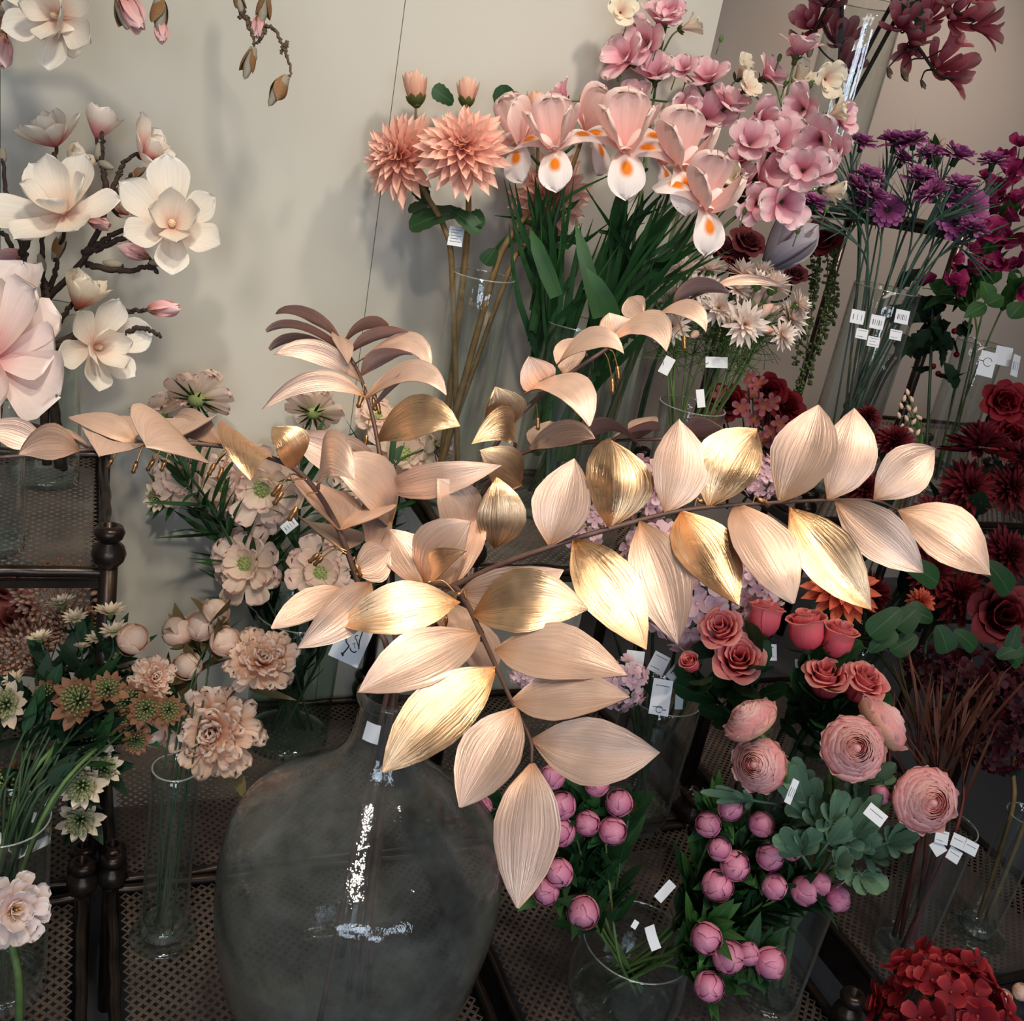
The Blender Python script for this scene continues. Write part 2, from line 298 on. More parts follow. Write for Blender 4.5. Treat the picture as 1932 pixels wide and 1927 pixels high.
MT['astr'] = petal('cream_bract', [(0, S(176, 186, 140)), (.5, S(236, 214, 186)), (1, S(244, 224, 196))], .1, .6, .3, .1)
MT['astrred'] = petal('russet_bract', [(0, S(128, 128, 80)), (.5, S(164, 118, 84)), (1, S(160, 108, 86))], .15, .6, .25, .2)
MT['astreye'] = solid('green_pin_head', S(128, 140, 88), .7, 0, .4, 200)
MT['sedum'] = petal('dusky_pink_bead', [(0, S(150, 108, 80)), (1, S(224, 172, 144))], 0.1, .6, .15, .1)
MT['lily'] = petal('pale_pink_lily_petal', [(0, S(236, 170, 168)), (.3, S(248, 224, 216)), (1, S(250, 236, 230))], 0.05, .6, .35, .04)
MT['magstam'] = solid('pale_stamen_cone', S(226, 196, 160), .6)
MT['stamen'] = solid('yellow_stamen', S(214, 178, 96), .6)
MT['dimpink'] = petal('dusky_coral_petal', [(0, S(150, 62, 58)), (1, S(196, 110, 98))], .15, .6, .25, .1)
MT['redhyd'] = petal('red_floret', [(0, S(120, 22, 34)), (.6, S(178, 42, 52)), (1, S(214, 92, 84))], .2, .6, .25, .15)
MT['redgrass'] = solid('red_brown_stalk', S(92, 40, 32), .6, 0, .3, 40)
MT['leafrust'] = petal('rust_brown_grass', [(0, S(70, 36, 28)), (1, S(112, 66, 48))], .3, .6, .15, .25)
MT['whitetag'] = solid('white_card', S(222, 224, 226), .6, 0, .03, 10)
MT['print'] = solid('black_print', S(30, 32, 36), .7, 0, .05, 10)
MT['greyprint'] = solid('grey_print', S(120, 120, 122), .7, 0, .05, 10)
MT['iron'] = solid('dark_bronze_iron', S(62, 52, 46), .3, .75, .35, 25, .25)
MT['grille'] = solid('bronze_sheet', S(106, 92, 82), .42, .5, .25, 18, .1)
MT['wall'] = solid('cream_wall_paint', S(194, 189, 176), .75, 0, .02, 3, .02)
MT['wallfar'] = solid('taupe_wall_paint', S(178, 164, 152), .8, 0, .03, 3)
MT['floor'] = solid('grey_floor', S(70, 70, 74), .6, 0, .08, 4)
MT['glass'] = glass('clear_glass', (.96, .98, .97), .012, S(206, 214, 208), .012, 1.9)
MT['white_petal'] = petal('plain_white_petal', [(0, S(250, 226, 214)), (1, S(252, 242, 238))], .03, .6, .3, .03)
MT['glassgreen'] = glass('green_tinted_glass', (.86, .93, .90))
MT['demijohn'] = glass('smoky_glass', (.90, .925, .93), .145, S(138, 138, 130), .03, 1.3)
MT['rim'] = glass('rim_highlight', (.85, .9, .88), .35, S(214, 222, 216), .03, 6)  # pale haze colour paints in the highlight along the rim
MT['base'] = glass('thick_glass', (.88, .94, .92), .02, S(190, 208, 200), .02, 2.4)
# ---------------------------------------------------------------- the room
def struct(name, m, mat, smooth=False):
    o = m.obj(name, mat, None, smooth); o['kind'] = 'structure'; return o
WY = 1.945
wl = M()
for a, b in ((-2.6, -.124), (-.1225, .5145), (.516, 1.144)): wl.box((a, WY, 0), (b, WY + .05, 2.8))
wl.box((-2.6, WY + .05, 0), (1.14, WY + .07, 2.8))
struct('wall_back', wl, MT['wall'])
struct('wall_far', M().box((.6, 3.05, 0), (3.62, 3.1, 2.8)).box((3.625, 3.05, 0), (6.5, 3.1, 2.8)), MT['wallfar'])
struct('wall_right', M().box((6.5, -3.2, 0), (6.55, 3.1, 2.8)), MT['wallfar'])
struct('wall_left', M().box((-2.65, -3.2, 0), (-2.6, 2.0, 2.8)), MT['wallfar'])
struct('wall_front', M().box((-2.65, -3.3, 0), (6.55, -3.2, 2.8)), MT['wallfar'])
struct('floor', M().box((-2.65, -3.3, -.05), (6.55, 3.1, 0)), MT['floor'])
struct('ceiling', M().box((-2.65, -3.3, 2.8), (6.55, 3.1, 2.85)), MT['wallfar'])
# ---------------------------------------------------------------- iron plant tables
def grille_mesh(x0, x1, y0, y1):
    p = .0168; n = 16; an = np.linspace(0, 2 * PI, n, endpoint=False)
    R = p / 2 / np.maximum(np.abs(np.cos(an)) + np.abs(np.sin(an)), 1e-6); R[R > p / 2] = p / 2
    c4_ = np.cos(4 * an); H = .0037 + .00115 * c4_
    cell = np.stack([np.concatenate([R * np.cos(an), H * np.cos(an)]), np.concatenate([R * np.sin(an), H * np.sin(an)])], -1)
    i = np.arange(n); j = (i + 1) % n; q = np.stack([i, j, j + n, i + n], -1)
    nx, ny = int((x1 - x0) / p), int((y1 - y0) / p)
    cx = x0 + (np.arange(nx) + .5) * (x1 - x0) / nx; cy = y0 + (np.arange(ny) + .5) * (y1 - y0) / ny
    c = [(a, b) for a in cx for b in cy] + [(a + p / 2, b + p / 2) for a in cx[:-1] for b in cy[:-1]]
    c = A(c); v = (c[:, None, :] * 1.0 + cell[None] * A([(x1 - x0) / nx / p, (y1 - y0) / ny / p])).reshape(-1, 2)
    f = (np.arange(len(c))[:, None, None] * (2 * n) + q[None]).reshape(-1, 4)
    m = M(); m.v = [np.c_[v, np.zeros(len(v))]]; m.uv = [v.copy()]; m.f = [f]; m.m = [np.zeros(len(f), int)]; m.n = len(v); return m
FIN = [(0, 0), (.013, 0), (.0145, .004), (.0215, .012), (.0245, .022), (.0215, .033), (.014, .041), (.0135, .044), (.019, .048), (.0215, .056), (.019, .064), (.012, .0675), (.0095, .0675), (.0085, .05), (0, .05)]
FINM = M().lathe(FIN, 24).mesh('finial', MT['iron'])
def plant_table(x0, x1, y0, y1, z, label, zb=0.0, fin=(1, 1, 1, 1), group='iron plant tables'):
    t = thing('plant_table', ((x0 + x1) / 2, (y0 + y1) / 2, zb), label, 'table', group)
    g = grille_mesh(x0 + .012, x1 - .012, y0 + .012, y1 - .012); g.v[0][:, 2] = z; g.obj('shelf_grille', MT['grille'], t)
    f = M(); rr = lambda a, b: spl([A(a) + (A(b) - A(a)) * k + RNG.normal(0, .0012, 3) for k in np.linspace(0, 1, 14)], 40)
    c = [(x0, y0, z), (x1, y0, z), (x1, y1, z), (x0, y1, z)]
    for i in range(4): f.tube(rr(c[i], c[(i + 1) % 4]), .0085, 8)
    f.obj('rim_rail', MT['iron'], t)
    ap = M(); q = .3 if z > .5 else 1
    for a in (x0, x1): ap.box((a - .007, y0, z - .012 - .058 * q), (a + .007, y1, z - .012))
    for b in (y0, y1): ap.box((x0, b - .005, z - .012 - .038 * q), (x1, b + .005, z - .012))
    ap.obj('apron', MT['iron'], t, False)
    for (x, y, _), k in zip(c, fin):
        l = M().tube([(x, y, zb), (x, y, z + .012)], .0135, 14).obj('leg', MT['iron'], t)
        if k:
            o = part('finial', FINM, l); o.location = (x, y, z + .008)
    return t
ZB, ZU, ZT = .26, .83, 1.47
plant_table(-.52, .03, .90, 1.40, ZB, 'low dark iron table with pierced top under the pale pink lily, front left')
plant_table(-.52, .03, 1.435, 1.915, ZB, 'low pierced iron table against the wall under the tall left table')
plant_table(.075, .615, .90, 1.41, ZB, 'low pierced iron table carrying the big smoky demijohn')
plant_table(.075, .615, 1.43, 1.925, ZB, 'low pierced iron table against the wall behind the demijohn')
plant_table(.655, 1.19, .90, 1.41, ZB, 'low pierced iron table under the mauve peony bud vase')
plant_table(.655, 1.19, 1.43, 1.925, ZB, 'low pierced iron table behind the mauve peony buds')
plant_table(1.325, 1.86, .925, 1.41, ZB, 'low pierced iron table under the red stalk vase, front right')
plant_table(1.325, 1.86, 1.43, 1.925, ZB, 'low pierced iron table in the dark behind the red stalk vase')
plant_table(-.52, .05, 1.436, 1.918, ZU, 'tall iron table with pierced shelf under the white magnolias', ZB + .07)
plant_table(.62, 1.19, 1.45, 1.92, ZU, 'tall iron table holding the dahlia and iris vases', ZB + .07)
plant_table(1.50, 2.30, 1.70, 2.20, ZU, 'tall iron table holding the purple carnation vase')
plant_table(1.55, 2.25, 2.27, 2.75, ZT, 'tallest iron table at the back under the dark magnolia vase')
plant_table(2.35, 3.0, 2.0, 2.6, ZU, 'iron table far back at the right edge under the magenta sweet peas')
# ---------------------------------------------------------------- glass
def vase(name, x, y, z, r0, r1, h, label, mat='glass', t=.0022, bt=.018, foot=None, group='glass vases', waist=None):
    v = thing(name, (x, y, z), label, 'vase', group)
    zz = np.linspace(.0, 1, 9); rr = r0 + (r1 - r0) * zz
    if waist: rr = np.interp(zz, *waist)
    z0 = .0
    if foot: z0 = .014
    outer = [(r, z0 + a * (h - z0)) for r, a in zip(rr, zz)]
    inner = [(r - t, zz_) for r, zz_ in reversed(outer) if zz_ > z0 + bt * .9]
    prof = [(r0 * .9, z0)] + outer[0:] + [(outer[-1][0] - t * .5, h + .001)] + inner
    m = M().lathe(prof, 40, (x, y, z)); m.obj('glass_wall', MT[mat], v)
    b = M().lathe([(0, z0 + .0005), (r0 * .93, z0 + .0005), (r0 - t, z0 + .003), (rr[0] - t * 1.2, z0 + bt * .9), (r0 * .75, z0 + bt), (0, z0 + bt * .8)], 40, (x, y, z)); b.obj('thick_base', MT['base'], v)
    an = np.linspace(0, 2 * PI, 49); M().tube(np.stack([x + (outer[-1][0] - t * .5) * np.cos(an), y + (outer[-1][0] - t * .5) * np.sin(an), z + h + 0 * an], 1), .0013, 6).obj('rim', MT['rim'], v)
    if foot:
        M().lathe([(0, 0), (foot, 0), (foot + .0012, .002), (foot, .004), (r0 * 1.25, .007), (r0 * .8, .014), (0, .014)], 44, (x, y, z)).obj('foot', MT['base'], v)
    return v
dj = P(720, 1310, 1.35); DJ = A([.392, 1.103, ZB])
def demijohn():
    t = thing('demijohn', DJ, 'large smoky glass demijohn with narrow neck and iridescent body', 'bottle')
    prof = [(0, .012), (.11, .002), (.142, .010), (.166, .045), (.184, .10), (.195, .155), (.2, .205), (.201, .25), (.1985, .29), (.192, .326), (.176, .349), (.146, .374), (.118, .398), (.096, .418), (.068, .443), (.051, .468), (.043, .495), (.0395, .525), (.0395, .545), (.0440, .549), (.0445, .557), (.040, .561), (.0345, .558), (.036, .52), (.040, .49), (.048, .466), (.065, .441), (.093, .416), (.115, .396), (.143, .371), (.173, .346), (.189, .325), (.195, .29), (.198, .25), (.197, .205), (.192, .155), (.181, .102), (.163, .05), (.138, .02), (.10, .02), (0, .022)]
    p = A(prof); k = len(p)
    q = spl(np.c_[p, np.zeros(k)], 110)[:, :2]; q[:, 0] = np.maximum(q[:, 0], 0)
    M().lathe(q, 72, DJ).obj('glass_body', MT['demijohn'], t)
    s = M(); an = np.linspace(-2.55, -2.05, 6); G = A([[(DJ[0] + .0412 * math.cos(a) * (1 + .12 * (1 - k)), DJ[1] + .0412 * math.sin(a) * (1 + .12 * (1 - k)), DJ[2] + .508 + .026 * k) for a in an] for k in (0, .5, 1)])
    s.grid(G).obj('white_sticker', MT['whitetag'], t)
    return t
demijohn()
# vases: x, y, floor, radii, height
VB = {}; VO = {}
def V_(key, name, x, y, z, r0, r1, h, label, **k):
    VB[key] = (A([x, y, z]), h, r1); VO[key] = vase(name, x, y, z, r0, r1, h, label, **k)
V_('mag', 'cylinder_vase', -.044, 1.79, ZU, .054, .054, .30, 'clear glass cylinder holding the white magnolia branches on the tall left table')
V_('big', 'cylinder_vase', -.115, 1.52, ZU, .052, .052, .24, 'clear glass cylinder with the huge blush rose at the left edge')
V_('dah', 'cylinder_vase', .675, 1.76, ZU, .057, .058, .44, 'tall clear glass cylinder with the peach dahlias against the wall')
V_('iri', 'cylinder_vase', .865, 1.72, ZU, .072, .074, .38, 'wide clear glass cylinder packed with green iris stems')
V_('nig', 'tapered_vase', 1.115, 1.66, ZU, .050, .066, .255, 'clear glass vase with white spiky cornflowers and feathery leaves')
V_('pea', 'cylinder_vase', 1.02, 1.80, ZU, .05, .052, .40, 'clear glass cylinder hidden behind the irises holding pink sweet peas')
V_('car', 'cylinder_vase', 1.735, 1.92, ZU, .075, .077, .50, 'tall clear glass cylinder with purple carnations and price stickers')
V_('swp', 'cylinder_vase', 2.09, 1.93, ZU, .060, .060, .40, 'clear glass cylinder with magenta sweet peas and a hanging white tag')
V_('smv', 'cylinder_vase', 1.99, 2.14, ZU, .045, .047, .30, 'small clear vase with brown twigs between carnation and sweet pea vases')
V_('top', 'cylinder_vase', 1.80, 2.36, ZT, .085, .092, .49, 'tall clear glass vase with dark pink magnolias at the top right')
V_('ped', 'footed_vase', .149, 1.296, ZB, .036, .034, .32, 'slim footed glass vase with the peach peonies left of the demijohn', foot=.051)
V_('sca', 'cylinder_vase', .425, 1.80, ZB, .085, .088, .30, 'dark looking glass vase crowded with scabiosa stems against the wall', mat='glassgreen')
V_('pbu', 'bowl_vase', .835, 1.025, ZB, .085, .060, .13, 'short wide glass vase with the fanned peony bud stems', waist=([0, .3, .7, 1], [.080, .095, .090, .088]))
V_('ran', 'cylinder_vase', 1.088, .975, ZB, .050, .052, .29, 'clear glass cylinder with thick green ranunculus stems')
V_('rst', 'cylinder_vase', 1.413, 1.02, ZB, .048, .050, .29, 'clear glass cylinder with red brown stalks on the front right table')
V_('rfo', 'footed_vase', 1.618, 1.03, ZB, .033, .036, .28, 'footed glass vase with olive stems right of the red stalk vase', foot=.055)
V_('hyd', 'cylinder_vase', 1.08, 1.46, ZB, .075, .078, .29, 'glass cylinder with pale pink hydrangea stems and a white paper tag')
V_('ast', 'cylinder_vase', -.075, 1.24, ZB, .058, .060, .30, 'glass cylinder with the green and russet astrantias at the left edge')
V_('sed', 'cylinder_vase', -.14, 1.64, ZB, .055, .056, .26, 'glass cylinder with dusky pink sedum under the tall left table')
V_('ros', 'cylinder_vase', 1.19, 1.22, ZB, .055, .057, .28, 'glass cylinder in shadow with the coral pink roses')
V_('chr', 'cylinder_vase', 1.70, 1.62, ZB, .075, .078, .32, 'glass cylinder in the dark with burgundy chrysanthemums')
# ---------------------------------------------------------------- petals and blooms (unit diameter, facing +Z)
PR = dict(
    ov=([0, .15, .4, .7, .88, .96, 1], [.16, .45, .82, 1, .8, .45, .06]),
    lan=([0, .12, .35, .6, .85, 1], [.2, .62, 1, .86, .38, .02]),
    point=([0, .2, .5, .75, .92, 1], [.3, .75, 1, .85, .4, .03]),
    spoon=([0, .2, .5, .8, .95, 1], [.2, .5, .85, 1, .65, .12]),
    round=([0, .1, .3, .6, .85, .96, 1], [.25, .6, .92, 1, .82, .5, .1]),
    fan=([0, .3, .6, .85, 1], [.1, .35, .72, 1, .92]),
    blade=([0, .3, .7, 1], [.8, 1, .8, .04]),
    heart=([0, .08, .25, .5, .8, 1], [.2, .75, 1, .85, .4, .03]))
PF = dict(spoon=lambda t: .14 * (1 - t) + 1.16 * t ** .85 * np.sqrt(1 - t ** 5), round=lambda t: .2 * (1 - t) ** 3 + 1.08 * t ** .5 * np.sqrt(1 - t ** 6), ov=lambda t: .16 * (1 - t) + 1.25 * t ** .75 * (1 - t ** 3) ** .6, fan=lambda t: .12 * (1 - t) + 1.04 * t ** .85 * np.sqrt(1 - t ** 12))
def pet(L, W, prof='ov', a0=0., a1=None, cup=0., ruf=0., rf=3, nl=7, ns=4, fold=0., tip=0., ph=0., saw=0., curve=1.0):
    a1 = a0 if a1 is None else a1
    t = np.linspace(0, 1, nl + 1)
    if prof in PF: t = 1 - (1 - t) ** 1.55
    th = a0 + (a1 - a0) * t ** curve; d = L * np.diff(t)
    y = np.concatenate([[0], np.cumsum(np.cos(th[:-1]) * d)]); z = np.concatenate([[0], np.cumsum(np.sin(th[:-1]) * d)])
    w = W / 2 * (PF[prof](t) + .02 if prof in PF else np.interp(t, *PR[prof])); s = np.linspace(-1, 1, ns + 1)
    if saw: w = w * (1 + saw * np.where(np.arange(nl + 1) % 2, 1, -1) * (t > .1) * (t < .95))
    X = w[:, None] * s
    N = cup * w[:, None] * s ** 2 + fold * w[:, None] * np.abs(s) + ruf * L * (t[:, None] ** 1.5) * np.sin(rf * PI * s + ph) * (.4 + .6 * np.abs(s))
    T = -tip * L * (t[:, None] ** 3) * s ** 2 * (w[:, None] / W * 2 if prof in PF else 1) + (0 if not ruf else ruf * .6 * L * t[:, None] ** 3 * np.cos(rf * 1.7 * PI * s + ph * 2))
    Y = y[:, None] + T * np.cos(th)[:, None] - N * np.sin(th)[:, None]
    Z = z[:, None] + T * np.sin(th)[:, None] + N * np.cos(th)[:, None]
    return np.stack([X, Y, Z], -1)
def rz(a):
    c, s = math.cos(a), math.sin(a); return A([[c, -s, 0], [s, c, 0], [0, 0, 1.]])
def rx(a):
    c, s = math.cos(a), math.sin(a); return A([[1, 0, 0], [0, c, -s], [0, s, c]])
def ring(m, n, L, W, prof='ov', r0=0., z0=0., a0=0., a1=None, ph=0., jit=.06, mi=0, twist=0., rng=None, **k):
    g = rng or RNG
    for i in range(n):
        s = 1 + g.normal(0, jit); b = g.normal(0, jit * 1.3)
        G = pet(L * s, W * s, prof, a0 + b, (a0 if a1 is None else a1) + b, ph=g.uniform(0, 6), **k)
        if twist: G = G @ A([[math.cos(twist), 0, math.sin(twist)], [0, 1, 0], [-math.sin(twist), 0, math.cos(twist)]])
        G = (G + A([0, r0, z0])) @ rz(ph + 2 * PI * i / n + g.normal(0, jit)).T
        m.grid(G, None, mi)
    return m
def shell(m, prof, phi, dphi, rnd=.3, nl=7, ns=6, off=0., mi=0, ruf=0., ph=0.):
    """petal wrapped round the axis: prof = [(r, z)...] from base to rim"""
    p = A(prof, float); t = np.linspace(0, 1, nl + 1); s = np.linspace(-1, 1, ns + 1)
    te = t[:, None] * (1 - rnd * (s ** 2) * t[:, None]); k = np.linspace(0, 1, len(p))
    r = np.interp(te, k, p[:, 0]) + off; z = np.interp(te, k, p[:, 1]); w = np.interp(t, [0, .3, .7, .9, 1], [.45, .85, 1, .88, .62])[:, None]
    r = r + ruf * t[:, None] ** 2 * np.sin(5 * s + ph)
    a = phi + s * dphi * w
    return m.grid(np.stack([r * np.cos(a), r * np.sin(a), z], -1), None, mi)
BL = {}
def reg(key, *parts): BL[key] = [(n, m.mesh(n, mats)) for n, m, mats in parts]
def stamens(n, L, r, tilt, mat, tip=.012):
    m = M()
    for i in range(n):
        a = i * 2.4; q = tilt * math.sqrt((i + .5) / n); d = A([math.cos(a) * math.sin(q), math.sin(a) * math.sin(q), math.cos(q)])
        m.tube([d * .02, d * L], r, 4); m.ball(d * L, tip, 5, 3)
    return ('stamens', m, mat)
def cone(r, h, mat, n=40, name='eye', bead=.2):
    z0 = .06 if name == 'stamens' else 0; m = M().ball((0, 0, z0), (r, r, h), 12, 8)
    for i in range(n):
        q = math.acos(1 - (i + .5) / n); a = i * 2.39996; d = A([math.sin(q) * math.cos(a) * r, math.sin(q) * math.sin(a) * r, math.cos(q) * h + z0])
        m.ball(d, r * bead, 5, 3)
    return (name, m, mat)
D = math.radians
for key, mat, op in (('mag_open', 'mag', 0), ('mag_pink', 'magpink', 22), ('mag_side', 'magorange', 34), ('mag_cup', 'magpink', 45)):
    m = M()
    ring(m, 6, .56, .40, 'spoon', .02, 0, D(8 + op), D(40 + op * .9), .2, .09, cup=.35, ruf=.02, nl=9, ns=6, tip=.12)
    ring(m, 4, .47, .32, 'spoon', .02, .02, D(48 + op * .6), D(78 + op * .2), .7, .08, cup=.4, ruf=.02, nl=8, ns=6, tip=.1)
    reg(key, ('bloom', m, MT[mat]), cone(.032, .075, MT['magstam'], 30, 'stamens'))
m = M(); ring(m, 3, 1.05, .62, 'point', .02, -.45, D(62), D(112), 0, .03, cup=.55, nl=9, ns=6); ring(m, 3, 1.0, .55, 'point', .015, -.45, D(68), D(108), 1, .03, cup=.55, nl=9, ns=6)
b = M(); ring(b, 2, .55, .52, 'round', .03, -.5, D(58), D(104), .5, .05, cup=.6, nl=6, ns=6)
reg('mag_bud', ('bud', m, MT['magbud']), ('bract', b, MT['bract']))
m = M(); ring(m, 2, .8, .5, 'point', .02, -.5, D(60), D(104), 0, .04, cup=.6, nl=7, ns=6)
b = M().lathe([(0, -.52), (.1, -.48), (.17, -.25), (.15, .1), (.08, .4), (0, .5)], 10)
reg('mag_bract', ('bud', b, MT['greybud']), ('bract', m, MT['bract']))
reg('mag_grey', ('bud', M().lathe([(0, -.5), (.14, -.42), (.23, -.15), (.2, .15), (.1, .42), (0, .5)], 10), MT['greybud']))
def dahlia(mat, key, n=(17, 17, 16, 15, 13, 11, 9, 6), flat=1.0, w=.135):
    m = M(); k = len(n)
    for i, c in enumerate(n):
        f = i / (k - 1); ring(m, c, .46 - .30 * f, w - .065 * f, 'point', .05 * (1 - f), -.03 + .16 * f * flat, D(-18 + 84 * f), D(14 + 70 * f), i * .35, .07, cup=.75, fold=.1, nl=5, ns=4)
    reg(key, ('bloom', m, MT[mat]))
dahlia('dahlia', 'dahlia')
dahlia('dkred', 'mum', (18, 18, 16, 14, 12, 10, 7), 1.2, .11)
dahlia('coral', 'coral', (14, 14, 12, 10, 8, 6), 1.0, .15)
def budm(key, mat, sep='sepal', n=7):
    m = M()
    for i, (a, z) in enumerate(((64, -.4), (72, -.38), (78, -.36))): ring(m, n, .86, .34, 'point', .16 - .05 * i, z, D(a), D(a + 24), i * .4, .05, cup=.5, nl=6, ns=3)
    s = M(); ring(s, 7, .42, .26, 'point', .10, -.46, D(34), D(86), .2, .05, cup=.3, nl=5, ns=3); s.ball((0, 0, -.44), (.13, .13, .07), 8, 5)
    reg(key, ('bud', m, MT[mat]), ('calyx', s, MT[sep]))
budm('dah_bud', 'dahbud')
# iris: three ruffled standards, three marked falls, style arms
m = M(); ring(m, 3, .60, .62, 'round', .03, .0, D(46), D(84), .5, .05, cup=-.05, ruf=.075, rf=3.2, nl=9, ns=10, tip=.0)
f = M(); ring(f, 3, .70, .46, 'spoon', .02, -.02, D(28), D(-72), PI / 6 + PI + .0, .03, cup=-.12, ruf=.03, rf=2, nl=10, ns=8, tip=.1)
st = M(); ring(st, 3, .24, .15, 'round', .02, .02, D(50), D(15), PI / 6 + PI, .03, cup=-.4, nl=5, ns=4)
reg('iris', ('standards', m, MT['iris']), ('falls', f, MT['irisfall']), ('style_arms', st, MT['white_petal']))
def pea(key, mat):
    m = M(); ring(m, 3, .56, .58, 'round', .02, 0, D(48), D(4), .3, .1, ruf=.06, rf=2.2, cup=.12, nl=8, ns=8, tip=-.04); ring(m, 3, .46, .40, 'round', .03, .02, D(70), D(30), 1.4, .1, ruf=.06, rf=2, cup=.25, nl=7, ns=7, tip=-.04)
    c = M(); ring(c, 4, .2, .12, 'point', .02, -.12, D(60), D(20), 0, .1, cup=.2, nl=4, ns=3); c.lathe([(0, -.2), (.05, -.18), (.06, -.05), (.03, .05), (0, .08)], 8)
    reg(key, ('bloom', m, MT[mat]), ('calyx', c, MT['sepal']))
pea('pea', 'pea'); pea('peacream', 'peacream')
m = M(); ring(m, 3, .55, .36, 'fan', .03, -.2, D(75), D(40), .3, .08, ruf=.06, rf=2, cup=.4, nl=7, ns=7); ring(m, 3, .5, .3, 'fan', .02, -.2, D(80), D(50), 1.3, .08, ruf=.06, rf=2, cup=.4, nl=6, ns=6)
c = M(); ring(c, 5, .22, .12, 'point', .03, -.32, D(40), D(80), 0, .1, cup=.3, nl=4, ns=3)
reg('peacup', ('bloom', m, MT['peacream']), ('calyx', c, MT['sepal']))
m = M(); ring(m, 2, .55, .7, 'fan', .02, 0, D(58), D(20), .3, .1, ruf=.07, rf=2, cup=.25, nl=5, ns=6, tip=.15); ring(m, 2, .42, .4, 'fan', .02, 0, D(72), D(50), 1.8, .1, ruf=.06, rf=2, cup=.4, nl=5, ns=5)
reg('magenta', ('bloom', m, MT['magenta']))
m = M(); ring(m, 6, .58, .30, 'spoon', .02, 0, D(30), D(62), .2, .12, cup=.45, nl=8, ns=5); ring(m, 3, .46, .24, 'spoon', .02, .02, D(62), D(84), .7, .1, cup=.5, nl=7, ns=5)
reg('dkmag', ('bloom', m, MT['dkmag']))
m = M(); ring(m, 4, .62, .26, 'spoon', .02, -.1, D(62), D(40), .2, .14, cup=.6, nl=8, ns=5); ring(m, 2, .6, .24, 'spoon', .02, -.1, D(70), D(20), .9, .14, cup=.4, nl=8, ns=5)
reg('dkmag_side', ('bloom', m, MT['dkmag']))
m = M()
for i, (c, L, a, z) in enumerate(((13, .48, 6, 0), (12, .44, 26, .02), (10, .38, 46, .03), (8, .28, 62, .04))): ring(m, c, L, .21, 'fan', .04, z, D(a), D(a - 12), i * .3, .08, ruf=.07, rf=3, cup=.1, nl=4, ns=5)
reg('carn', ('bloom', m, MT['carn']), ('calyx', M().lathe([(0, -.3), (.09, -.28), (.10, -.1), (.16, .02), (0, .04)], 8), MT['stemdark']))
m = M()
for i, (c, L, a) in enumerate(((14, .48, 8), (13, .40, 24))): ring(m, c, L, .2, 'fan', .06, .01 * i, D(a), D(a - 8), i * .3, .06, ruf=.05, rf=3, nl=4, ns=4)
reg('carn_open', ('bloom', m, MT['carn']), cone(.10, .05, MT['carndark'], 24))
m = M()
for i, (c, L, a) in enumerate(((15, .50, 10), (15, .48, 30), (12, .42, 50), (8, .32, 68))): ring(m, c, L, .105, 'point', .03, .02 * i, D(a), D(a - 4), i * .3, .09, nl=4, ns=2, cup=.3)
reg('nig', ('bloom', m, MT['nig']), ('calyx', M().lathe([(0, -.22), (.06, -.2), (.13, -.08), (.08, .03), (0, .05)], 8), MT['feather']))
reg('nig_bud', ('bud', M().lathe([(0, -.5), (.16, -.42), (.27, -.15), (.24, .15), (.1, .42), (0, .5)], 9), MT['nigbud']))
m = M(); ring(m, 3, .92, .58, 'point', .04, -.4, D(52), D(84), 0, .05, cup=.4, nl=9, ns=6); ring(m, 3, .88, .52, 'point', .03, -.38, D(62), D(94), 1, .05, cup=.45, nl=9, ns=6)
reg('tulip', ('bloom', m, MT['tulip']))
def rose(key, mat, op=1.0, sep=True, nl=(3, 3, 4, 5, 5), k0=0):
    m = M(); L = len(nl); g = np.random.default_rng(k0 + 3)
    for i, c in enumerate(nl):
        f = i / (L - 1); R = .09 + .26 * f; top = .42 - .16 * f * op; fl = .02 + .17 * f ** 1.6 * op
        for j in range(c):
            s = 1 + g.normal(0, .04); top_ = top + g.normal(0, .035); shell(m, [(.05, -.42), (R * .75, -.33), (R * s, -.1), (R * .95 * s, top_ * .45), (R * s + fl * .4, top_ * .9), (R * s + fl, top_ - .05 * f)], i * .9 + 2 * PI * j / c + g.normal(0, .08), PI / c * 1.45, .12, 8, 8, 0, 0, .012, g.uniform(0, 6))
    out = [('bloom', m, MT[mat])]
    if sep:
        s_ = M(); ring(s_, 5, .50, .15, 'point', .08, -.46, D(20), D(62), .3, .1, cup=.2, nl=6, ns=3); s_.ball((0, 0, -.44), (.1, .1, .08), 8, 5); out.append(('calyx', s_, MT['dkleaf']))
    reg(key, *out)
rose('rose', 'rose', 1.0); rose('rosebud', 'rose', .45, True, (3, 3, 4, 4), 5); rose('dkroseb', 'dkred', 1.3, False, (3, 4, 5, 6), 9); rose('dusky', 'dkrose', 1.3, False, (4, 5, 6, 6), 4); rose('redrose', 'red', 1.3, False, (4, 5, 6, 7), 6); rose('dimrose', 'dimpink', 1.0, False, (3, 4, 5), 2)

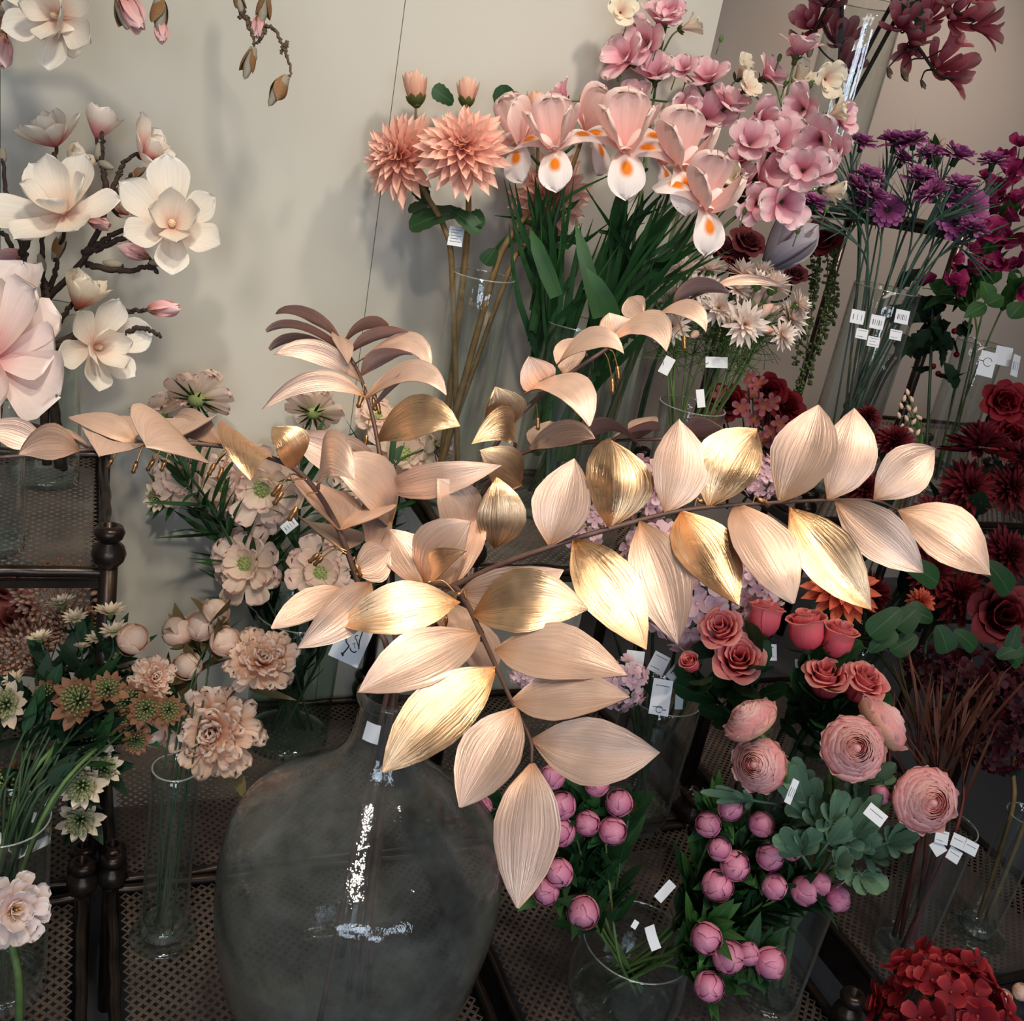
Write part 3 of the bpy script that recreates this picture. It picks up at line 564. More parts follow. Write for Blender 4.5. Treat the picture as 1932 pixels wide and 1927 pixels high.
# ranunculus: many thin shells in a dome
m = M(); g = np.random.default_rng(5)
for i in range(13):
    f = i / 12; R = .09 + .37 * f; top = .27 - .23 * f ** 1.8; c = 4 + i // 2
    for j in range(c):
        s = 1 + g.normal(0, .03); shell(m, [(.04, -.24), (R * .85, -.20), (R * 1.02 * s, -.05 + .1 * (1 - f)), (R * 1.0 * s, top * .75), (max(.015, R * .83 * s), top + g.normal(0, .010))], i * 1.1 + 2 * PI * j / c + g.normal(0, .1), PI / c * 1.7, .07, 6, 7, 0, 0, .005, g.uniform(0, 6))
m.ball((0, 0, .20), (.075, .075, .07), 10, 6)
for j in range(9): shell(m, [(.05, -.25), (.34, -.2), (.45, -.08), (.5, .04)], 2 * PI * j / 9, .5, .2, 5, 6, 0, 0, .02, j)
s_ = M(); ring(s_, 5, .3, .16, 'point', .05, -.27, D(5), D(35), 0, .08, nl=4, ns=3)
reg('ran', ('bloom', m, MT['ran']), ('calyx', s_, MT['ranleaf']))
def ballbud(key, mat, sep, k0=1, n=(4, 5), sepn=3):
    m = M(); g = np.random.default_rng(k0); m.ball((0, 0, 0), (.40, .40, .42), 12, 8)
    for i, c in enumerate(n):
        o = .03 + .035 * i
        for j in range(c):
            e = g.uniform(.62, .97) * PI * (1 if i == 0 else .84); th = np.linspace(.12, e, 7); shell(m, [((.42 + o * .5) * math.sin(q) + .012 * (q > 2), -(.44 + o * .4) * math.cos(q)) for q in th], i + 2 * PI * j / c + g.normal(0, .12), PI / c * 1.5, .22, 7, 7, o * .4, 0, .008, g.uniform(0, 6))
    s_ = M(); ring(s_, sepn, .62, .5, 'round', .05, -.49, D(14), D(88), .3, .12, cup=.45, nl=6, ns=5); s_.ball((0, 0, -.48), (.12, .12, .06), 8, 4)
    reg(key, ('bud', m, MT[mat]), ('calyx', s_, MT[sep]))
ballbud('pbud', 'peony', 'sepal', 1); ballbud('pbud2', 'peony', 'sepal', 4, (3, 4), 4); ballbud('peachbud', 'peach', 'olive', 7)
def ruffle(key, mat, eye=None, lay=((9, .50, 4), (9, .45, 26), (9, .38, 46), (8, .30, 62), (6, .22, 78)), w=.30, ruf=.09, sep=None):
    m = M()
    for i, (c, L, a) in enumerate(lay): ring(m, c, L, w * (L + .35), 'fan', .02, .02 * i, D(a), D(a + 14), i * .37, .10, ruf=ruf, rf=2.6, cup=.3, nl=7, ns=7, tip=-.05)
    o = [('bloom', m, MT[mat])]
    if eye: o.append(cone(*eye))
    if sep: s_ = M(); ring(s_, 12, .42, .05, 'lan', .02, -.04, D(-8), D(-4), 0, .12, nl=4, ns=2); s_.ball((0, 0, -.05), (.1, .1, .06), 8, 4); o.append(('calyx', s_, MT[sep]))
    reg(key, *o)
ruffle('scab', 'scab', (.15, .13, MT['scabeye'], 70, 'eye', .13), ((8, .50, 0), (9, .44, 14), (9, .30, 32)), .40, .07, 'dkleaf')
ruffle('peach', 'peach', None, ((9, .50, -10), (10, .48, 8), (11, .45, 24), (11, .40, 40), (10, .34, 54), (8, .27, 68), (6, .2, 80)), .27, .085)
ruffle('bigpeony', 'lily', None, ((7, .52, -6), (7, .50, 14), (7, .44, 34), (6, .36, 54), (5, .26, 72)), .52, .03)
ruffle('lily', 'lily', None, ((8, .52, 0), (8, .46, 22), (7, .36, 44), (5, .25, 62)), .36, .05)
BL['lily'].append(('stamens', stamens(26, .22, .006, .7, None)[1].mesh('stamens', MT['stamen'])))
m = M(); ring(m, 12, .46, .15, 'point', .05, 0, D(18), D(30), 0, .06, cup=.3, nl=5, ns=3); ring(m, 9, .32, .12, 'point', .04, .02, D(40), D(56), .3, .06, cup=.3, nl=5, ns=3)
reg('daisy', ('bloom', m, MT['astr']), ('calyx', M().lathe([(0, -.2), (.05, -.16), (.10, -.02), (0, .02)], 8), MT['feather']))
for key, mat in (('astr', 'astr'), ('astrred', 'astrred')):
    m = M(); ring(m, 12, .40, .19, 'point', .10, 0, D(16), D(34), 0, .1, cup=.25, nl=5, ns=3); ring(m, 10, .34, .16, 'point', .09, .02, D(36), D(52), .3, .1, cup=.25, nl=5, ns=3)
    e = M()
    for i in range(46):
        q = .95 * math.sqrt((i + .5) / 46); a = i * 2.4; d = A([math.sin(q * 1.2) * math.cos(a), math.sin(q * 1.2) * math.sin(a), math.cos(q * 1.2)]); e.tube([d * .04, d * .31], .009, 3); e.ball(d * .32, .03, 5, 3)
    reg(key, ('bloom', m, MT[mat]), ('eye', e, MT['astreye']))
m = M()
for i in range(150):
    q = 1.25 * math.sqrt((i + .5) / 150); a = i * 2.4; d = A([math.sin(q) * math.cos(a), math.sin(q) * math.sin(a), math.cos(q) * .75]); s = RNG.uniform(.4, .52); R = frame(d); b_ = M().lathe([(0, -.04), (.022, -.02), (.026, .01), (.012, .04), (0, .055)], 6); m.add(b_, R, d * s)
    if i % 3 == 0: m.tube([(0, 0, -.35), d * s * .95], .005, 3)
reg('sedum', ('bloom', m, MT['sedum']))
m = M(); ring(m, 4, .5, .48, 'round', .02, 0, D(8), D(14), 0, .05, cup=.15, nl=4, ns=4); m.ball((0, 0, .03), .06, 5, 3)
FLO = m
m = M(); ring(m, 5, .5, .36, 'round', .02, 0, D(15), D(25), 0, .06, cup=.2, nl=4, ns=4); reg('smallpink', ('bloom', m, MT['smallpink']))
def hydrangea(key, mat, n, sx, fl, k0=1, full=1.15):
    m = M(); g = np.random.default_rng(k0)
    for i in range(n):
        q = full * math.sqrt((i + .5) / n) * PI / 2; a = i * 2.4 + g.normal(0, .2); d = A([math.sin(q) * math.cos(a), math.sin(q) * math.sin(a), math.cos(q)]); p = d * A([sx, sx, 1]) * .46 * g.uniform(.72, 1.02)
        m.add(FLO, frame(nrm(d + g.normal(0, .3, 3)), g.uniform(0, 6)), p, fl * g.uniform(.85, 1.15))
    reg(key, ('bloom', m, MT[mat]))
hydrangea('hyd', 'hyd', 46, .8, .24, 2); hydrangea('redhyd', 'redhyd', 95, 1.0, .27, 3); hydrangea('burg', 'burg', 60, 1.0, .24, 4)
# ---------------------------------------------------------------- leaves
def leaf(m, a, b, w, n=(0, 0, 1), arch=.1, prof='lan', fold=.15, cup=0., ruf=0., nl=8, ns=4, mi=0, saw=0., rf=3):
    """leaf from point a to point b, face towards n"""
    a, b = A(a, float), A(b, float); L = np.linalg.norm(b - a); y = nrm(b - a); n = A(n, float); z = nrm(n - y * (n @ y)); x = np.cross(y, z)
    G = pet(1.0, w / max(L, 1e-6), prof, 0, 0, cup, ruf, rf, nl, ns, fold, 0, RNG.uniform(0, 6), saw)
    t = G[..., 1].clip(0, 1); G[..., 2] += arch * 4 * t * (1 - t)
    m.grid((G * L) @ np.stack([x, y, z], 0) + a, None, mi); return m
SHIFT = dict(mag_open=.2, mag_pink=.24, mag_side=.3, mag_cup=.3, pea=.12, peacream=.12, magenta=.12, dkmag=.2, dkmag_side=.15, carn=.08, nig=.05)
def put(root, key, pos, d, size, spin=None, name=None):
    """a bloom with its pieces: the first mesh is the part, the others its sub-parts"""
    if key == 'iris' and spin is None:      # one fall hangs down in front
        spin = max(np.linspace(0, 2 * PI, 48), key=lambda q: frame(d, q) @ A([-math.sin(PI / 6 + PI), math.cos(PI / 6 + PI), 0]) @ (-UP - FWD * .3))
    pos = A(pos) - A(d) * SHIFT.get(key, 0) * size
    R = frame(d, RNG.uniform(0, 6) if spin is None else spin); top = None
    rl = A(root.location)
    for i, (n, me) in enumerate(BL[key]):
        if i == 0: top = part(name or n, me, root, m4(R, A(pos) - rl, size))
        else: part(n, me, top)
    return top
def stempath(head, d, rim, base, bend=.35, n=22):
    head, rim, base = A(head, float), A(rim, float), A(base, float); L = np.linalg.norm(head - rim)
    return spl([base, rim, rim + (head - rim) * .5 + (rim - base) * .12 - A(d) * L * .10, head - A(d) * L * .22 * min(1, bend * 3), head], n)
def inv(key, j=.8, zf=.0, h=None):
    """(rim point, base point) inside a vase"""
    b, hh, r = VB[key]; a = RNG.uniform(0, 2 * PI); k = math.sqrt(RNG.uniform(.05, 1)) * j
    rim = b + A([math.cos(a) * r * k, math.sin(a) * r * k, hh]); a2 = a + RNG.normal(PI, .5); k2 = RNG.uniform(.1, .6)
    return rim, b + A([math.cos(a2) * r * k2, math.sin(a2) * r * k2, .03])
def invto(key, head, j=.85):
    b, hh, r = VB[key]; d = A([head[0] - b[0], head[1] - b[1], 0]); L = np.linalg.norm(d); d = d / max(L, 1e-6) * min(1, L / .12) * j * r
    d2 = RNG.normal(0, .25, 2) * r; rim = b + A([d[0] + d2[0], d[1] + d2[1], hh]); e = A([rim[0] - b[0], rim[1] - b[1]]); q = np.linalg.norm(e)
    if q > r * .9: rim[:2] = b[:2] + e / q * r * .9
    return rim, b + A([-d[0] * .5 + d2[0] * .6, -d[1] * .5 + d2[1] * .6, .03])
def tagcard(root, px, py, d, w, h, rot=0., emblem=False, lines=0, bars=0, n=(0, .2, 1), name='price_tag', bend=.0):
    """paper tag of w x h metres, centre at the pixel, turned rot in the picture plane"""
    c = P(px, py, d); N = cv(*n); x = nrm(RT - N * (RT @ N)); y = np.cross(N, x)
    cr, sr = math.cos(rot), math.sin(rot); X = x * cr + y * sr; Y = -x * sr + y * cr
    u = np.linspace(-.5, .5, 5); pt = lambda a, b, o: c + X * w * a + Y * h * b + N * (o + bend * h * (b * b * 4 - 1) * .25)
    G = A([[pt(a, b, 0) for a in (-.5, -.2, .2, .5)] for b in u]); G2 = A([[pt(a, b, -.0006) for a in (-.5, -.2, .2, .5)] for b in u])
    m = M().grid(G).grid(G2, flip=True); o = m.obj(name, MT['whitetag'], root)
    if emblem or lines or bars:
        k = M()
        def stroke(pts, r): k.tube(spl([pt(a, b, .0005) for a, b in pts], 26), r * min(w, h), 4)
        if emblem == 'big':
            stroke([(-.02, -.12), (-.16, -.06), (-.22, .10), (-.2, .26), (-.1, .36), (.02, .40), (.10, .42), (.17, .32), (.2, .18), (.22, .06), (.30, -.10)], .018)
            stroke([(.03, -.15), (.10, -.2), (.2, -.21), (.27, -.17)], .018); stroke([(-.01, -.12), (-.05, -.24), (-.09, -.34)], .022); stroke([(-.14, -.33), (-.09, -.36), (-.05, -.38)], .03)
            stroke([(.10, .17), (.05, .15), (.05, .09), (.12, .07), (.17, .02), (.22, -.02), (.27, -.06)], .012); stroke([(.06, -.06), (.11, -.02), (.14, -.08), (.19, -.12)], .009)
        elif emblem:
            ox, oy, q = (0, -.34, .16) if emblem is True else (.02, .08, .26)
            stroke([(ox + q * math.cos(a), oy + q * math.sin(a) * w / h) for a in np.linspace(.3, 5.6, 12)], .016); stroke([(ox - q, oy), (ox - q * 2.2, oy + .01)] if emblem == 'flip' else [(ox + q, oy), (ox + q * 2.2, oy + .01)], .022)
        for i in range(lines):
            b = .32 - .6 * i / max(1, lines - 1) if lines > 1 else .1
            stroke([(-.36, b), (.36 - .2 * (i % 2), b)], .014)
        for i in range(bars): a = -.3 + .6 * i / max(1, bars - 1); stroke([(a, -.22), (a, .16)], .016 + .014 * (i % 3 == 0))
        p_ = bpy.data.objects.new('print', k.mesh('print', MT['print'])); COL.objects.link(p_); p_.parent = o
    return o
# ---------------------------------------------------------------- rose-gold leaf branches in the demijohn
NECK = DJ + A([0, 0, .54])
def goldleaf(root, b, t, wpx, kind='m', arch=.08, ctl=None, turn=0., fold=.22, ruf=.019):
    Bp, Tp = P(*b), P(*t); mid = (Bp + Tp) / 2; L = np.linalg.norm(Tp - Bp)
    toc = nrm(EYE - mid); tol = nrm(KEY - mid); hv = nrm(toc + tol)
    y = nrm(Tp - Bp)
    if kind == 'g': n = nrm(hv + .19 * RNG.normal(0, 1) * np.cross(hv, y) + .12 * RNG.normal(0, 1) * y)
    elif kind == 'm': n = nrm(hv * .75 + toc * .4 + np.cross(hv, y) * (.45 * RNG.choice([-1, 1]) + turn))
    else: n = nrm(-toc * .5 + A([0, 0, 1.0]))          # the mauve underside shows
    z = nrm(n - y * (n @ y)); x = np.cross(y, z)
    vx = x - toc * (x @ toc); vy = nrm(y - toc * (y @ toc)); app = max(.42, np.linalg.norm(vx - vy * (vx @ vy)))
    W = wpx * (b[2] + t[2]) / 2 / FPX / app
    k = 17; tt = np.linspace(0, 1, k)
    if ctl is not None:
        C = P(*ctl); sp = ((1 - tt) ** 2)[:, None] * Bp + (2 * tt * (1 - tt))[:, None] * C + (tt ** 2)[:, None] * Tp
    else:
        sp = Bp + tt[:, None] * (Tp - Bp) + (arch * L * 4 * tt * (1 - tt))[:, None] * z
    sp = sp + (RNG.normal(0, .035) * L * np.sin(PI * tt))[:, None] * x
    sl = np.interp(tt, [0, .04, .10, .22, .42, .58, .75, .88, .96, 1], [.04, .16, .36, .72, 1, .97, .72, .40, .14, .015]) * W / 2
    s = np.linspace(-1, 1, 11); tg = np.gradient(sp, axis=0); tg /= np.linalg.norm(tg, axis=1, keepdims=True)
    ph = RNG.uniform(0, 6); G = np.zeros((k, 11, 3)); Bk = G.copy(); zz = z
    for i in range(k):
        xx = nrm(x - tg[i] * (x @ tg[i])); zz = np.cross(xx, tg[i]); w_ = sl[i]
        h = fold * 1.25 * w_ * np.abs(s) ** 1.2 - .10 * w_ * s ** 2 + ruf * L * np.sin(6 * tt[i] + ph + 1.3 * np.sign(s)) * s ** 2 + .0004 * np.cos(s * 12)
        G[i] = sp[i] + xx * (w_ * s)[:, None] + zz * h[:, None]; Bk[i] = G[i] - zz * .0009
    m = M().grid(G, None, 0).grid(Bk, None, 1, flip=True)
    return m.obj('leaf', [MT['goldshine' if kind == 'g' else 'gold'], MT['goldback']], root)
def goldbuds(root, lst):
    for px, py, d, ex, ey, sz in lst:
        a, e = P(px, py, d), P(ex, ey, d); m = M().tube(spl([a, (a + e) / 2 + UP * .008, e]), .0011, 5); dr = nrm(e - a) * .5 - _z * .5
        m.add(M().lathe([(0, -.5), (.13, -.4), (.18, -.1), (.12, .2), (.17, .36), (0, .5)], 8), frame(dr), e + nrm(dr) * sz * d / FPX * .4, sz * d / FPX)
        m.obj('bud', MT['goldbud'], root)
def branch(label, path, leaves, buds=(), r=(.0042, .0034, .0018)):
    off = RNG.normal(0, .008, 2); base = DJ + A([off[0] * 5, off[1] * 5, .03])
    t = thing('gold_leaf_branch', base, label, 'branch', 'rose gold leaf branches in the demijohn')
    p = [base, NECK + A([off[0], off[1], .01])] + [P(*q) for q in path]
    M().tube(spl(p, 60), r, 8).obj('stem', MT['goldstem'], t)
    for l in leaves: goldleaf(t, *l[:4], **(l[4] if len(l) > 4 else {}))
    goldbuds(t, buds); return t
bA = branch('rose gold branch bending down towards the viewer over the demijohn',
    [(790, 1130, 1.32), (850, 1108, 1.26), (880, 1138, 1.22), (906, 1192, 1.18), (938, 1262, 1.13), (966, 1325, 1.10), (1000, 1395, 1.07), (1003, 1440, 1.06)],
    [((868, 1136, 1.22), (640, 1180, 1.20), 96, 'g', dict(arch=.12)), ((700, 1100, 1.25), (560, 1224, 1.17), 82, 'm', dict(arch=.14)), ((650, 1112, 1.28), (512, 1186, 1.22), 62, 'm'),
     ((890, 1160, 1.20), (1110, 1150, 1.16), 120, 'g', dict(arch=.14)), ((864, 1118, 1.24), (1062, 1075, 1.22), 96, 'm', dict(arch=.2)),
     ((907, 1194, 1.18), (674, 1308, 1.12), 106, 'm', dict(arch=.1)), ((934, 1226, 1.16), (1184, 1276, 1.10), 108, 'm', dict(arch=.1)),
     ((936, 1262, 1.13), (722, 1458, 1.08), 124, 'g', dict(arch=.05)), ((964, 1325, 1.10), (1188, 1316, 1.06), 94, 'm', dict(arch=.05)),
     ((977, 1337, 1.09), (868, 1524, 1.05), 120, 'm', dict(arch=.04)), ((1002, 1397, 1.07), (1245, 1420, 1.03), 126, 'm', dict(arch=.02)),
     ((1004, 1440, 1.06), (976, 1714, 1.02), 130, 'm', dict(arch=.03, fold=.1))],
    [(860, 1120, 1.24, 812, 1098, 26), (880, 1130, 1.22, 868, 1120, 22), (890, 1165, 1.2, 905, 1185, 34), (850, 1120, 1.26, 780, 1172, 30), (850, 1120, 1.26, 800, 1176, 30), (850, 1120, 1.26, 822, 1170, 30), (850, 1120, 1.26, 842, 1166, 28)])
tagcard(bA, 664, 1210, 1.27, .040, .055, -.42, 'big', name='price_tag', n=(0, .1, 1))
branch('rose gold branch reaching far to the right with paired leaves',
    [(800, 1150, 1.34), (900, 1085, 1.33), (1045, 1030, 1.32), (1150, 998, 1.33), (1255, 970, 1.34), (1340, 957, 1.35), (1470, 948, 1.37), (1560, 944, 1.39), (1650, 945, 1.40), (1694, 962, 1.41)],
    [((1038, 1030, 1.32), (1084, 866, 1.32), 110, 'm', dict(ruf=.03)), ((1150, 998, 1.33), (1152, 828, 1.36), 124, 'g', dict(arch=.16)), ((1255, 970, 1.34), (1282, 790, 1.36), 106, 'm', dict(arch=.08)),
     ((1338, 957, 1.35), (1428, 812, 1.37), 122, 'g', dict(arch=.14, ruf=.02)), ((1470, 948, 1.37), (1545, 764, 1.38), 118, 'm', dict(arch=.06)), ((1560, 945, 1.39), (1612, 770, 1.41), 98, 'm'), ((1648, 944, 1.40), (1765, 848, 1.41), 92, 'm', dict(ruf=.025)),
     ((1082, 1018, 1.32), (1219, 1226, 1.25), 118, 'g', dict(arch=.05)), ((1206, 984, 1.33), (1279, 1218, 1.26), 116, 'm', dict(arch=.05)), ((1286, 966, 1.34), (1393, 1143, 1.28), 112, 'g', dict(arch=.05, ruf=.03)),
     ((1388, 950, 1.36), (1497, 1139, 1.30), 110, 'm'), ((1490, 956, 1.37), (1645, 1152, 1.32), 104, 'g', dict(fold=.35, arch=.04)), ((1575, 945, 1.39), (1742, 1081, 1.35), 96, 'm'), ((1692, 962, 1.41), (1870, 1087, 1.37), 102, 'm')],
    [(1310, 960, 1.35, 1320, 945, 34), (1420, 950, 1.36, 1432, 942, 34), (1120, 1010, 1.33, 1090, 1000, 24)])
branch('rose gold branch arching out to the left edge',
    [(690, 1150, 1.34), (662, 1060, 1.33), (632, 985, 1.31), (592, 920, 1.28), (548, 880, 1.26), (480, 855, 1.23), (400, 840, 1.21), (300, 836, 1.19), (200, 845, 1.17), (100, 855, 1.15), (-10, 864, 1.13)],
    [((505, 862, 1.26), (474, 904, 1.14), 118, 'g', dict(ctl=(465, 800, 1.18), fold=.1)), ((556, 886, 1.27), (515, 806, 1.25), 66, 'g', dict(ctl=(560, 830, 1.22))),
     ((360, 840, 1.21), (275, 842, 1.10), 120, 'm', dict(ctl=(335, 808, 1.15), fold=.1)), ((300, 838, 1.20), (380, 796, 1.30), 60, 'u'), ((215, 845, 1.18), (187, 862, 1.09), 84, 'm', dict(ctl=(208, 810, 1.13))),
     ((420, 842, 1.22), (330, 786, 1.34), 56, 'm'), ((260, 840, 1.19), (130, 788, 1.22), 46, 'm', dict(arch=.1)), ((150, 850, 1.16), (35, 858, 1.08), 70, 'm', dict(ctl=(85, 818, 1.11))), ((170, 848, 1.17), (20, 812, 1.2), 50, 'u'),
     ((90, 856, 1.15), (-30, 815, 1.12), 60, 'm', dict(ctl=(30, 800, 1.14))), ((240, 842, 1.19), (215, 790, 1.30), 70, 'u'), ((600, 925, 1.29), (668, 905, 1.2), 92, 'm', dict(ctl=(600, 820, 1.22), fold=.05)),
     ((640, 1000, 1.31), (560, 900, 1.36), 80, 'u'), ((650, 1040, 1.32), (575, 985, 1.38), 66, 'u'), ((642, 1000, 1.31), (715, 960, 1.4), 70, 'u'), ((668, 1080, 1.33), (735, 1040, 1.36), 80, 'm')],
    [(250, 842, 1.18, 212, 866, 26), (280, 842, 1.18, 258, 872, 28), (330, 842, 1.19, 290, 868, 30), (335, 842, 1.19, 312, 870, 26), (440, 850, 1.22, 405, 876, 30), (450, 850, 1.22, 420, 884, 28), (570, 900, 1.27, 530, 915, 34), (580, 905, 1.27, 532, 930, 34), (600, 930, 1.28, 560, 958, 36), (655, 1040, 1.32, 600, 1046, 30), (655, 1045, 1.32, 608, 1052, 28), (665, 1060, 1.33, 672, 1066, 30)])
branch('rose gold branch rising upright at centre left with narrow edge-on leaves',
    [(742, 1160, 1.40), (735, 990, 1.45), (722, 900, 1.46), (712, 830, 1.47), (696, 760, 1.48), (675, 700, 1.5), (652, 660, 1.52), (636, 632, 1.54)],
    [((690, 750, 1.48), (494, 773, 1.43), 40, 'm', dict(ctl=(600, 690, 1.44))), ((682, 722, 1.49), (516, 670, 1.44), 44, 'm', dict(ctl=(600, 630, 1.45))), ((668, 690, 1.5), (508, 660, 1.5), 30, 'u', dict(ctl=(570, 615, 1.5))),
     ((655, 668, 1.52), (502, 625, 1.5), 30, 'u', dict(ctl=(560, 595, 1.5))), ((645, 645, 1.53), (520, 592, 1.52), 34, 'u', dict(ctl=(575, 580, 1.5))), ((636, 632, 1.54), (655, 690, 1.45), 30, 'm'),  # several backs turned out on this branch to imitate leaves in less light
     ((690, 752, 1.48), (842, 745, 1.42), 46, 'm', dict(ctl=(790, 650, 1.44))), ((714, 832, 1.47), (868, 804, 1.40), 84, 'g', dict(ctl=(780, 765, 1.40), fold=.15)),
     ((682, 708, 1.49), (778, 668, 1.46), 30, 'u', dict(ctl=(720, 655, 1.46))), ((670, 686, 1.5), (812, 702, 1.46), 36, 'm', dict(ctl=(790, 610, 1.48))), ((660, 664, 1.51), (800, 650, 1.52), 34, 'u', dict(ctl=(730, 612, 1.5))), ((648, 648, 1.53), (735, 635, 1.55), 40, 'u', dict(ctl=(700, 595, 1.53))), ((700, 775, 1.48), (800, 698, 1.5), 40, 'u', dict(ctl=(770, 700, 1.49))),
     ((720, 886, 1.46), (540, 815, 1.38), 84, 'm', dict(arch=.16)), ((728, 924, 1.46), (946, 878, 1.38), 66, 'm', dict(arch=.14)), ((735, 990, 1.45), (618, 868, 1.36), 96, 'm', dict(arch=.2)), ((738, 985, 1.45), (702, 1055, 1.34), 76, 'm', dict(ctl=(690, 960, 1.38)))],
    [(700, 790, 1.48, 692, 822, 26), (690, 730, 1.48, 684, 742, 34), (700, 745, 1.48, 704, 752, 28), (705, 748, 1.48, 712, 760, 26)])
branch('rose gold branch climbing to the upper right in front of the iris vase',
    [(800, 1100, 1.42), (900, 900, 1.45), (955, 812, 1.46), (1010, 755, 1.47), (1075, 705, 1.49), (1140, 662, 1.5), (1200, 620, 1.52), (1270, 580, 1.54), (1345, 545, 1.56), (1425, 528, 1.58)],
    [((952, 808, 1.46), (935, 730, 1.42), 86, 'g', dict(arch=.1, fold=.3)), ((988, 742, 1.46), (1113, 804, 1.38), 64, 'm', dict(ctl=(1085, 690, 1.40))), ((1035, 735, 1.47), (998, 672, 1.44), 72, 'm', dict(ruf=.03)), ((1065, 710, 1.49), (1085, 640, 1.55), 60, 'u'),
     ((1050, 690, 1.48), (1178, 670, 1.42), 40, 'm', dict(ctl=(1130, 595, 1.44))), ((1140, 655, 1.5), (1258, 662, 1.43), 52, 'm', dict(ctl=(1240, 570, 1.46))), ((1165, 640, 1.51), (1150, 590, 1.5), 64, 'm', dict(ruf=.03)), ((1215, 600, 1.52), (1185, 562, 1.55), 50, 'm'),
     ((1230, 600, 1.53), (1332, 627, 1.48), 34, 'm', dict(ctl=(1320, 545, 1.5))), ((1270, 578, 1.54), (1375, 552, 1.52), 36, 'u', dict(ctl=(1310, 530, 1.53))), ((1345, 545, 1.56), (1490, 545, 1.54), 20, 'm', dict(ctl=(1400, 515, 1.55))),
     ((970, 850, 1.45), (890, 838, 1.38), 70, 'g', dict(ctl=(985, 760, 1.40), fold=.1)), ((985, 914, 1.44), (905, 850, 1.39), 80, 'g'), ((935, 1035, 1.42), (938, 900, 1.40), 92, 'g', dict(arch=.14)), ((875, 1015, 1.42), (826, 903, 1.38), 92, 'm', dict(fold=.3))],
    [(1140, 665, 1.5, 1155, 715, 34), (1150, 660, 1.5, 1165, 692, 30), (1010, 760, 1.47, 1015, 788, 28), (1270, 590, 1.53, 1290, 635, 30)])
branch('rose gold branch half hidden at the back with mauve leaf undersides',
    [(830, 1080, 1.40), (930, 900, 1.50), (1000, 850, 1.54), (1100, 836, 1.57), (1200, 830, 1.6), (1320, 828, 1.63), (1400, 824, 1.65)],
    [((995, 850, 1.54), (1122, 828, 1.48), 50, 'm', dict(ctl=(1080, 790, 1.5))), ((1100, 838, 1.57), (1210, 842, 1.55), 40, 'u', dict(ctl=(1140, 780, 1.56))), ((1150, 836, 1.58), (1245, 812, 1.6), 46, 'u'), ((1200, 832, 1.6), (1235, 786, 1.64), 44, 'u'), ((1290, 830, 1.62), (1360, 806, 1.6), 50, 'u'), ((1010, 848, 1.54), (1040, 795, 1.56), 44, 'u'),
     ((800, 1100, 1.38), (888, 984, 1.33), 104, 'm'), ((820, 1090, 1.36), (880, 1040, 1.28), 44, 'g', dict(arch=.2)), ((795, 1105, 1.38), (735, 1000, 1.4), 90, 'm'), ((850, 1115, 1.36), (905, 960, 1.44), 80, 'm'), ((790, 1120, 1.37), (850, 1230, 1.25), 90, 'u'), ((800, 1130, 1.36), (920, 1290, 1.26), 80, 'u')])
# ---------------------------------------------------------------- white magnolias, left
def woody(root, paths, d, mat, r0=.0075, ends=()):
    m = M(); al = []
    for q in paths:
        pts = [(P(x, y, (z[0] if z else d)) + RNG.normal(0, .0025, 3)) for x, y, *z in q]; c = spl(pts, 10 * len(pts)); c += RNG.normal(0, .0011, c.shape); m.tube(c, (r0 * (q is paths[0] and 1 or .72), r0 * .35), 7); al.append(c)
    al = np.concatenate(al)
    for e, dr in ends:          # a twig to every bloom
        j = np.linalg.norm(al - e, axis=1).argmin(); L = np.linalg.norm(al[j] - e)
        if L > .004: m.tube(spl([al[j], (al[j] + e) / 2 - dr * L * .15, e, e + dr * .006], 10), (r0 * .42, r0 * .34), 6)
    return m.obj('stem', MT[mat], root)
def mag(label, base, paths, blooms, d, mat='bark', name='magnolia_branch', group='white magnolia branches', r0=.0075):
    t = thing(name, P(*base), label, 'branch', group); woody(t, paths, d, mat, r0, [(P(b[1], b[2], b[5] if len(b) > 5 else d) - cv(*b[4]) * (SHIFT.get(b[0], .46)) * b[3] * d / FPX, cv(*b[4])) for b in blooms])
    for k, px, py, s, f, *dd in blooms:
        z = dd[0] if dd else d; nm = 'bud' if 'bud' in k or 'grey' in k or 'bract' in k else 'bloom'
        put(t, k, P(px, py, z), cv(*f), s * z / FPX, name=nm)
    return t
mag('white magnolia branch with two wide open blooms, furthest left in its vase', (92, 880, 1.66), [[(92, 880, 1.66), (72, 640), (58, 560), (40, 470), (16, 380), (6, 295)], [(45, 480), (70, 420), (100, 340), (95, 290)], [(60, 560), (20, 450), (-10, 430)], [(66, 600), (100, 520), (110, 470)]],
    [('mag_pink', 92, 244, 140, (-.15, .75, .6)), ('mag_open', 105, 372, 225, (.05, .45, .9), 1.48), ('mag_bud', 22, 484, 62, (-1, -.2, .2)), ('mag_grey', 5, 292, 34, (0, 1, 0)), ('mag_bract', 112, 466, 58, (.4, .9, .1)), ('mag_side', 150, 300, 100, (.5, .6, .2), 1.6)], 1.58)
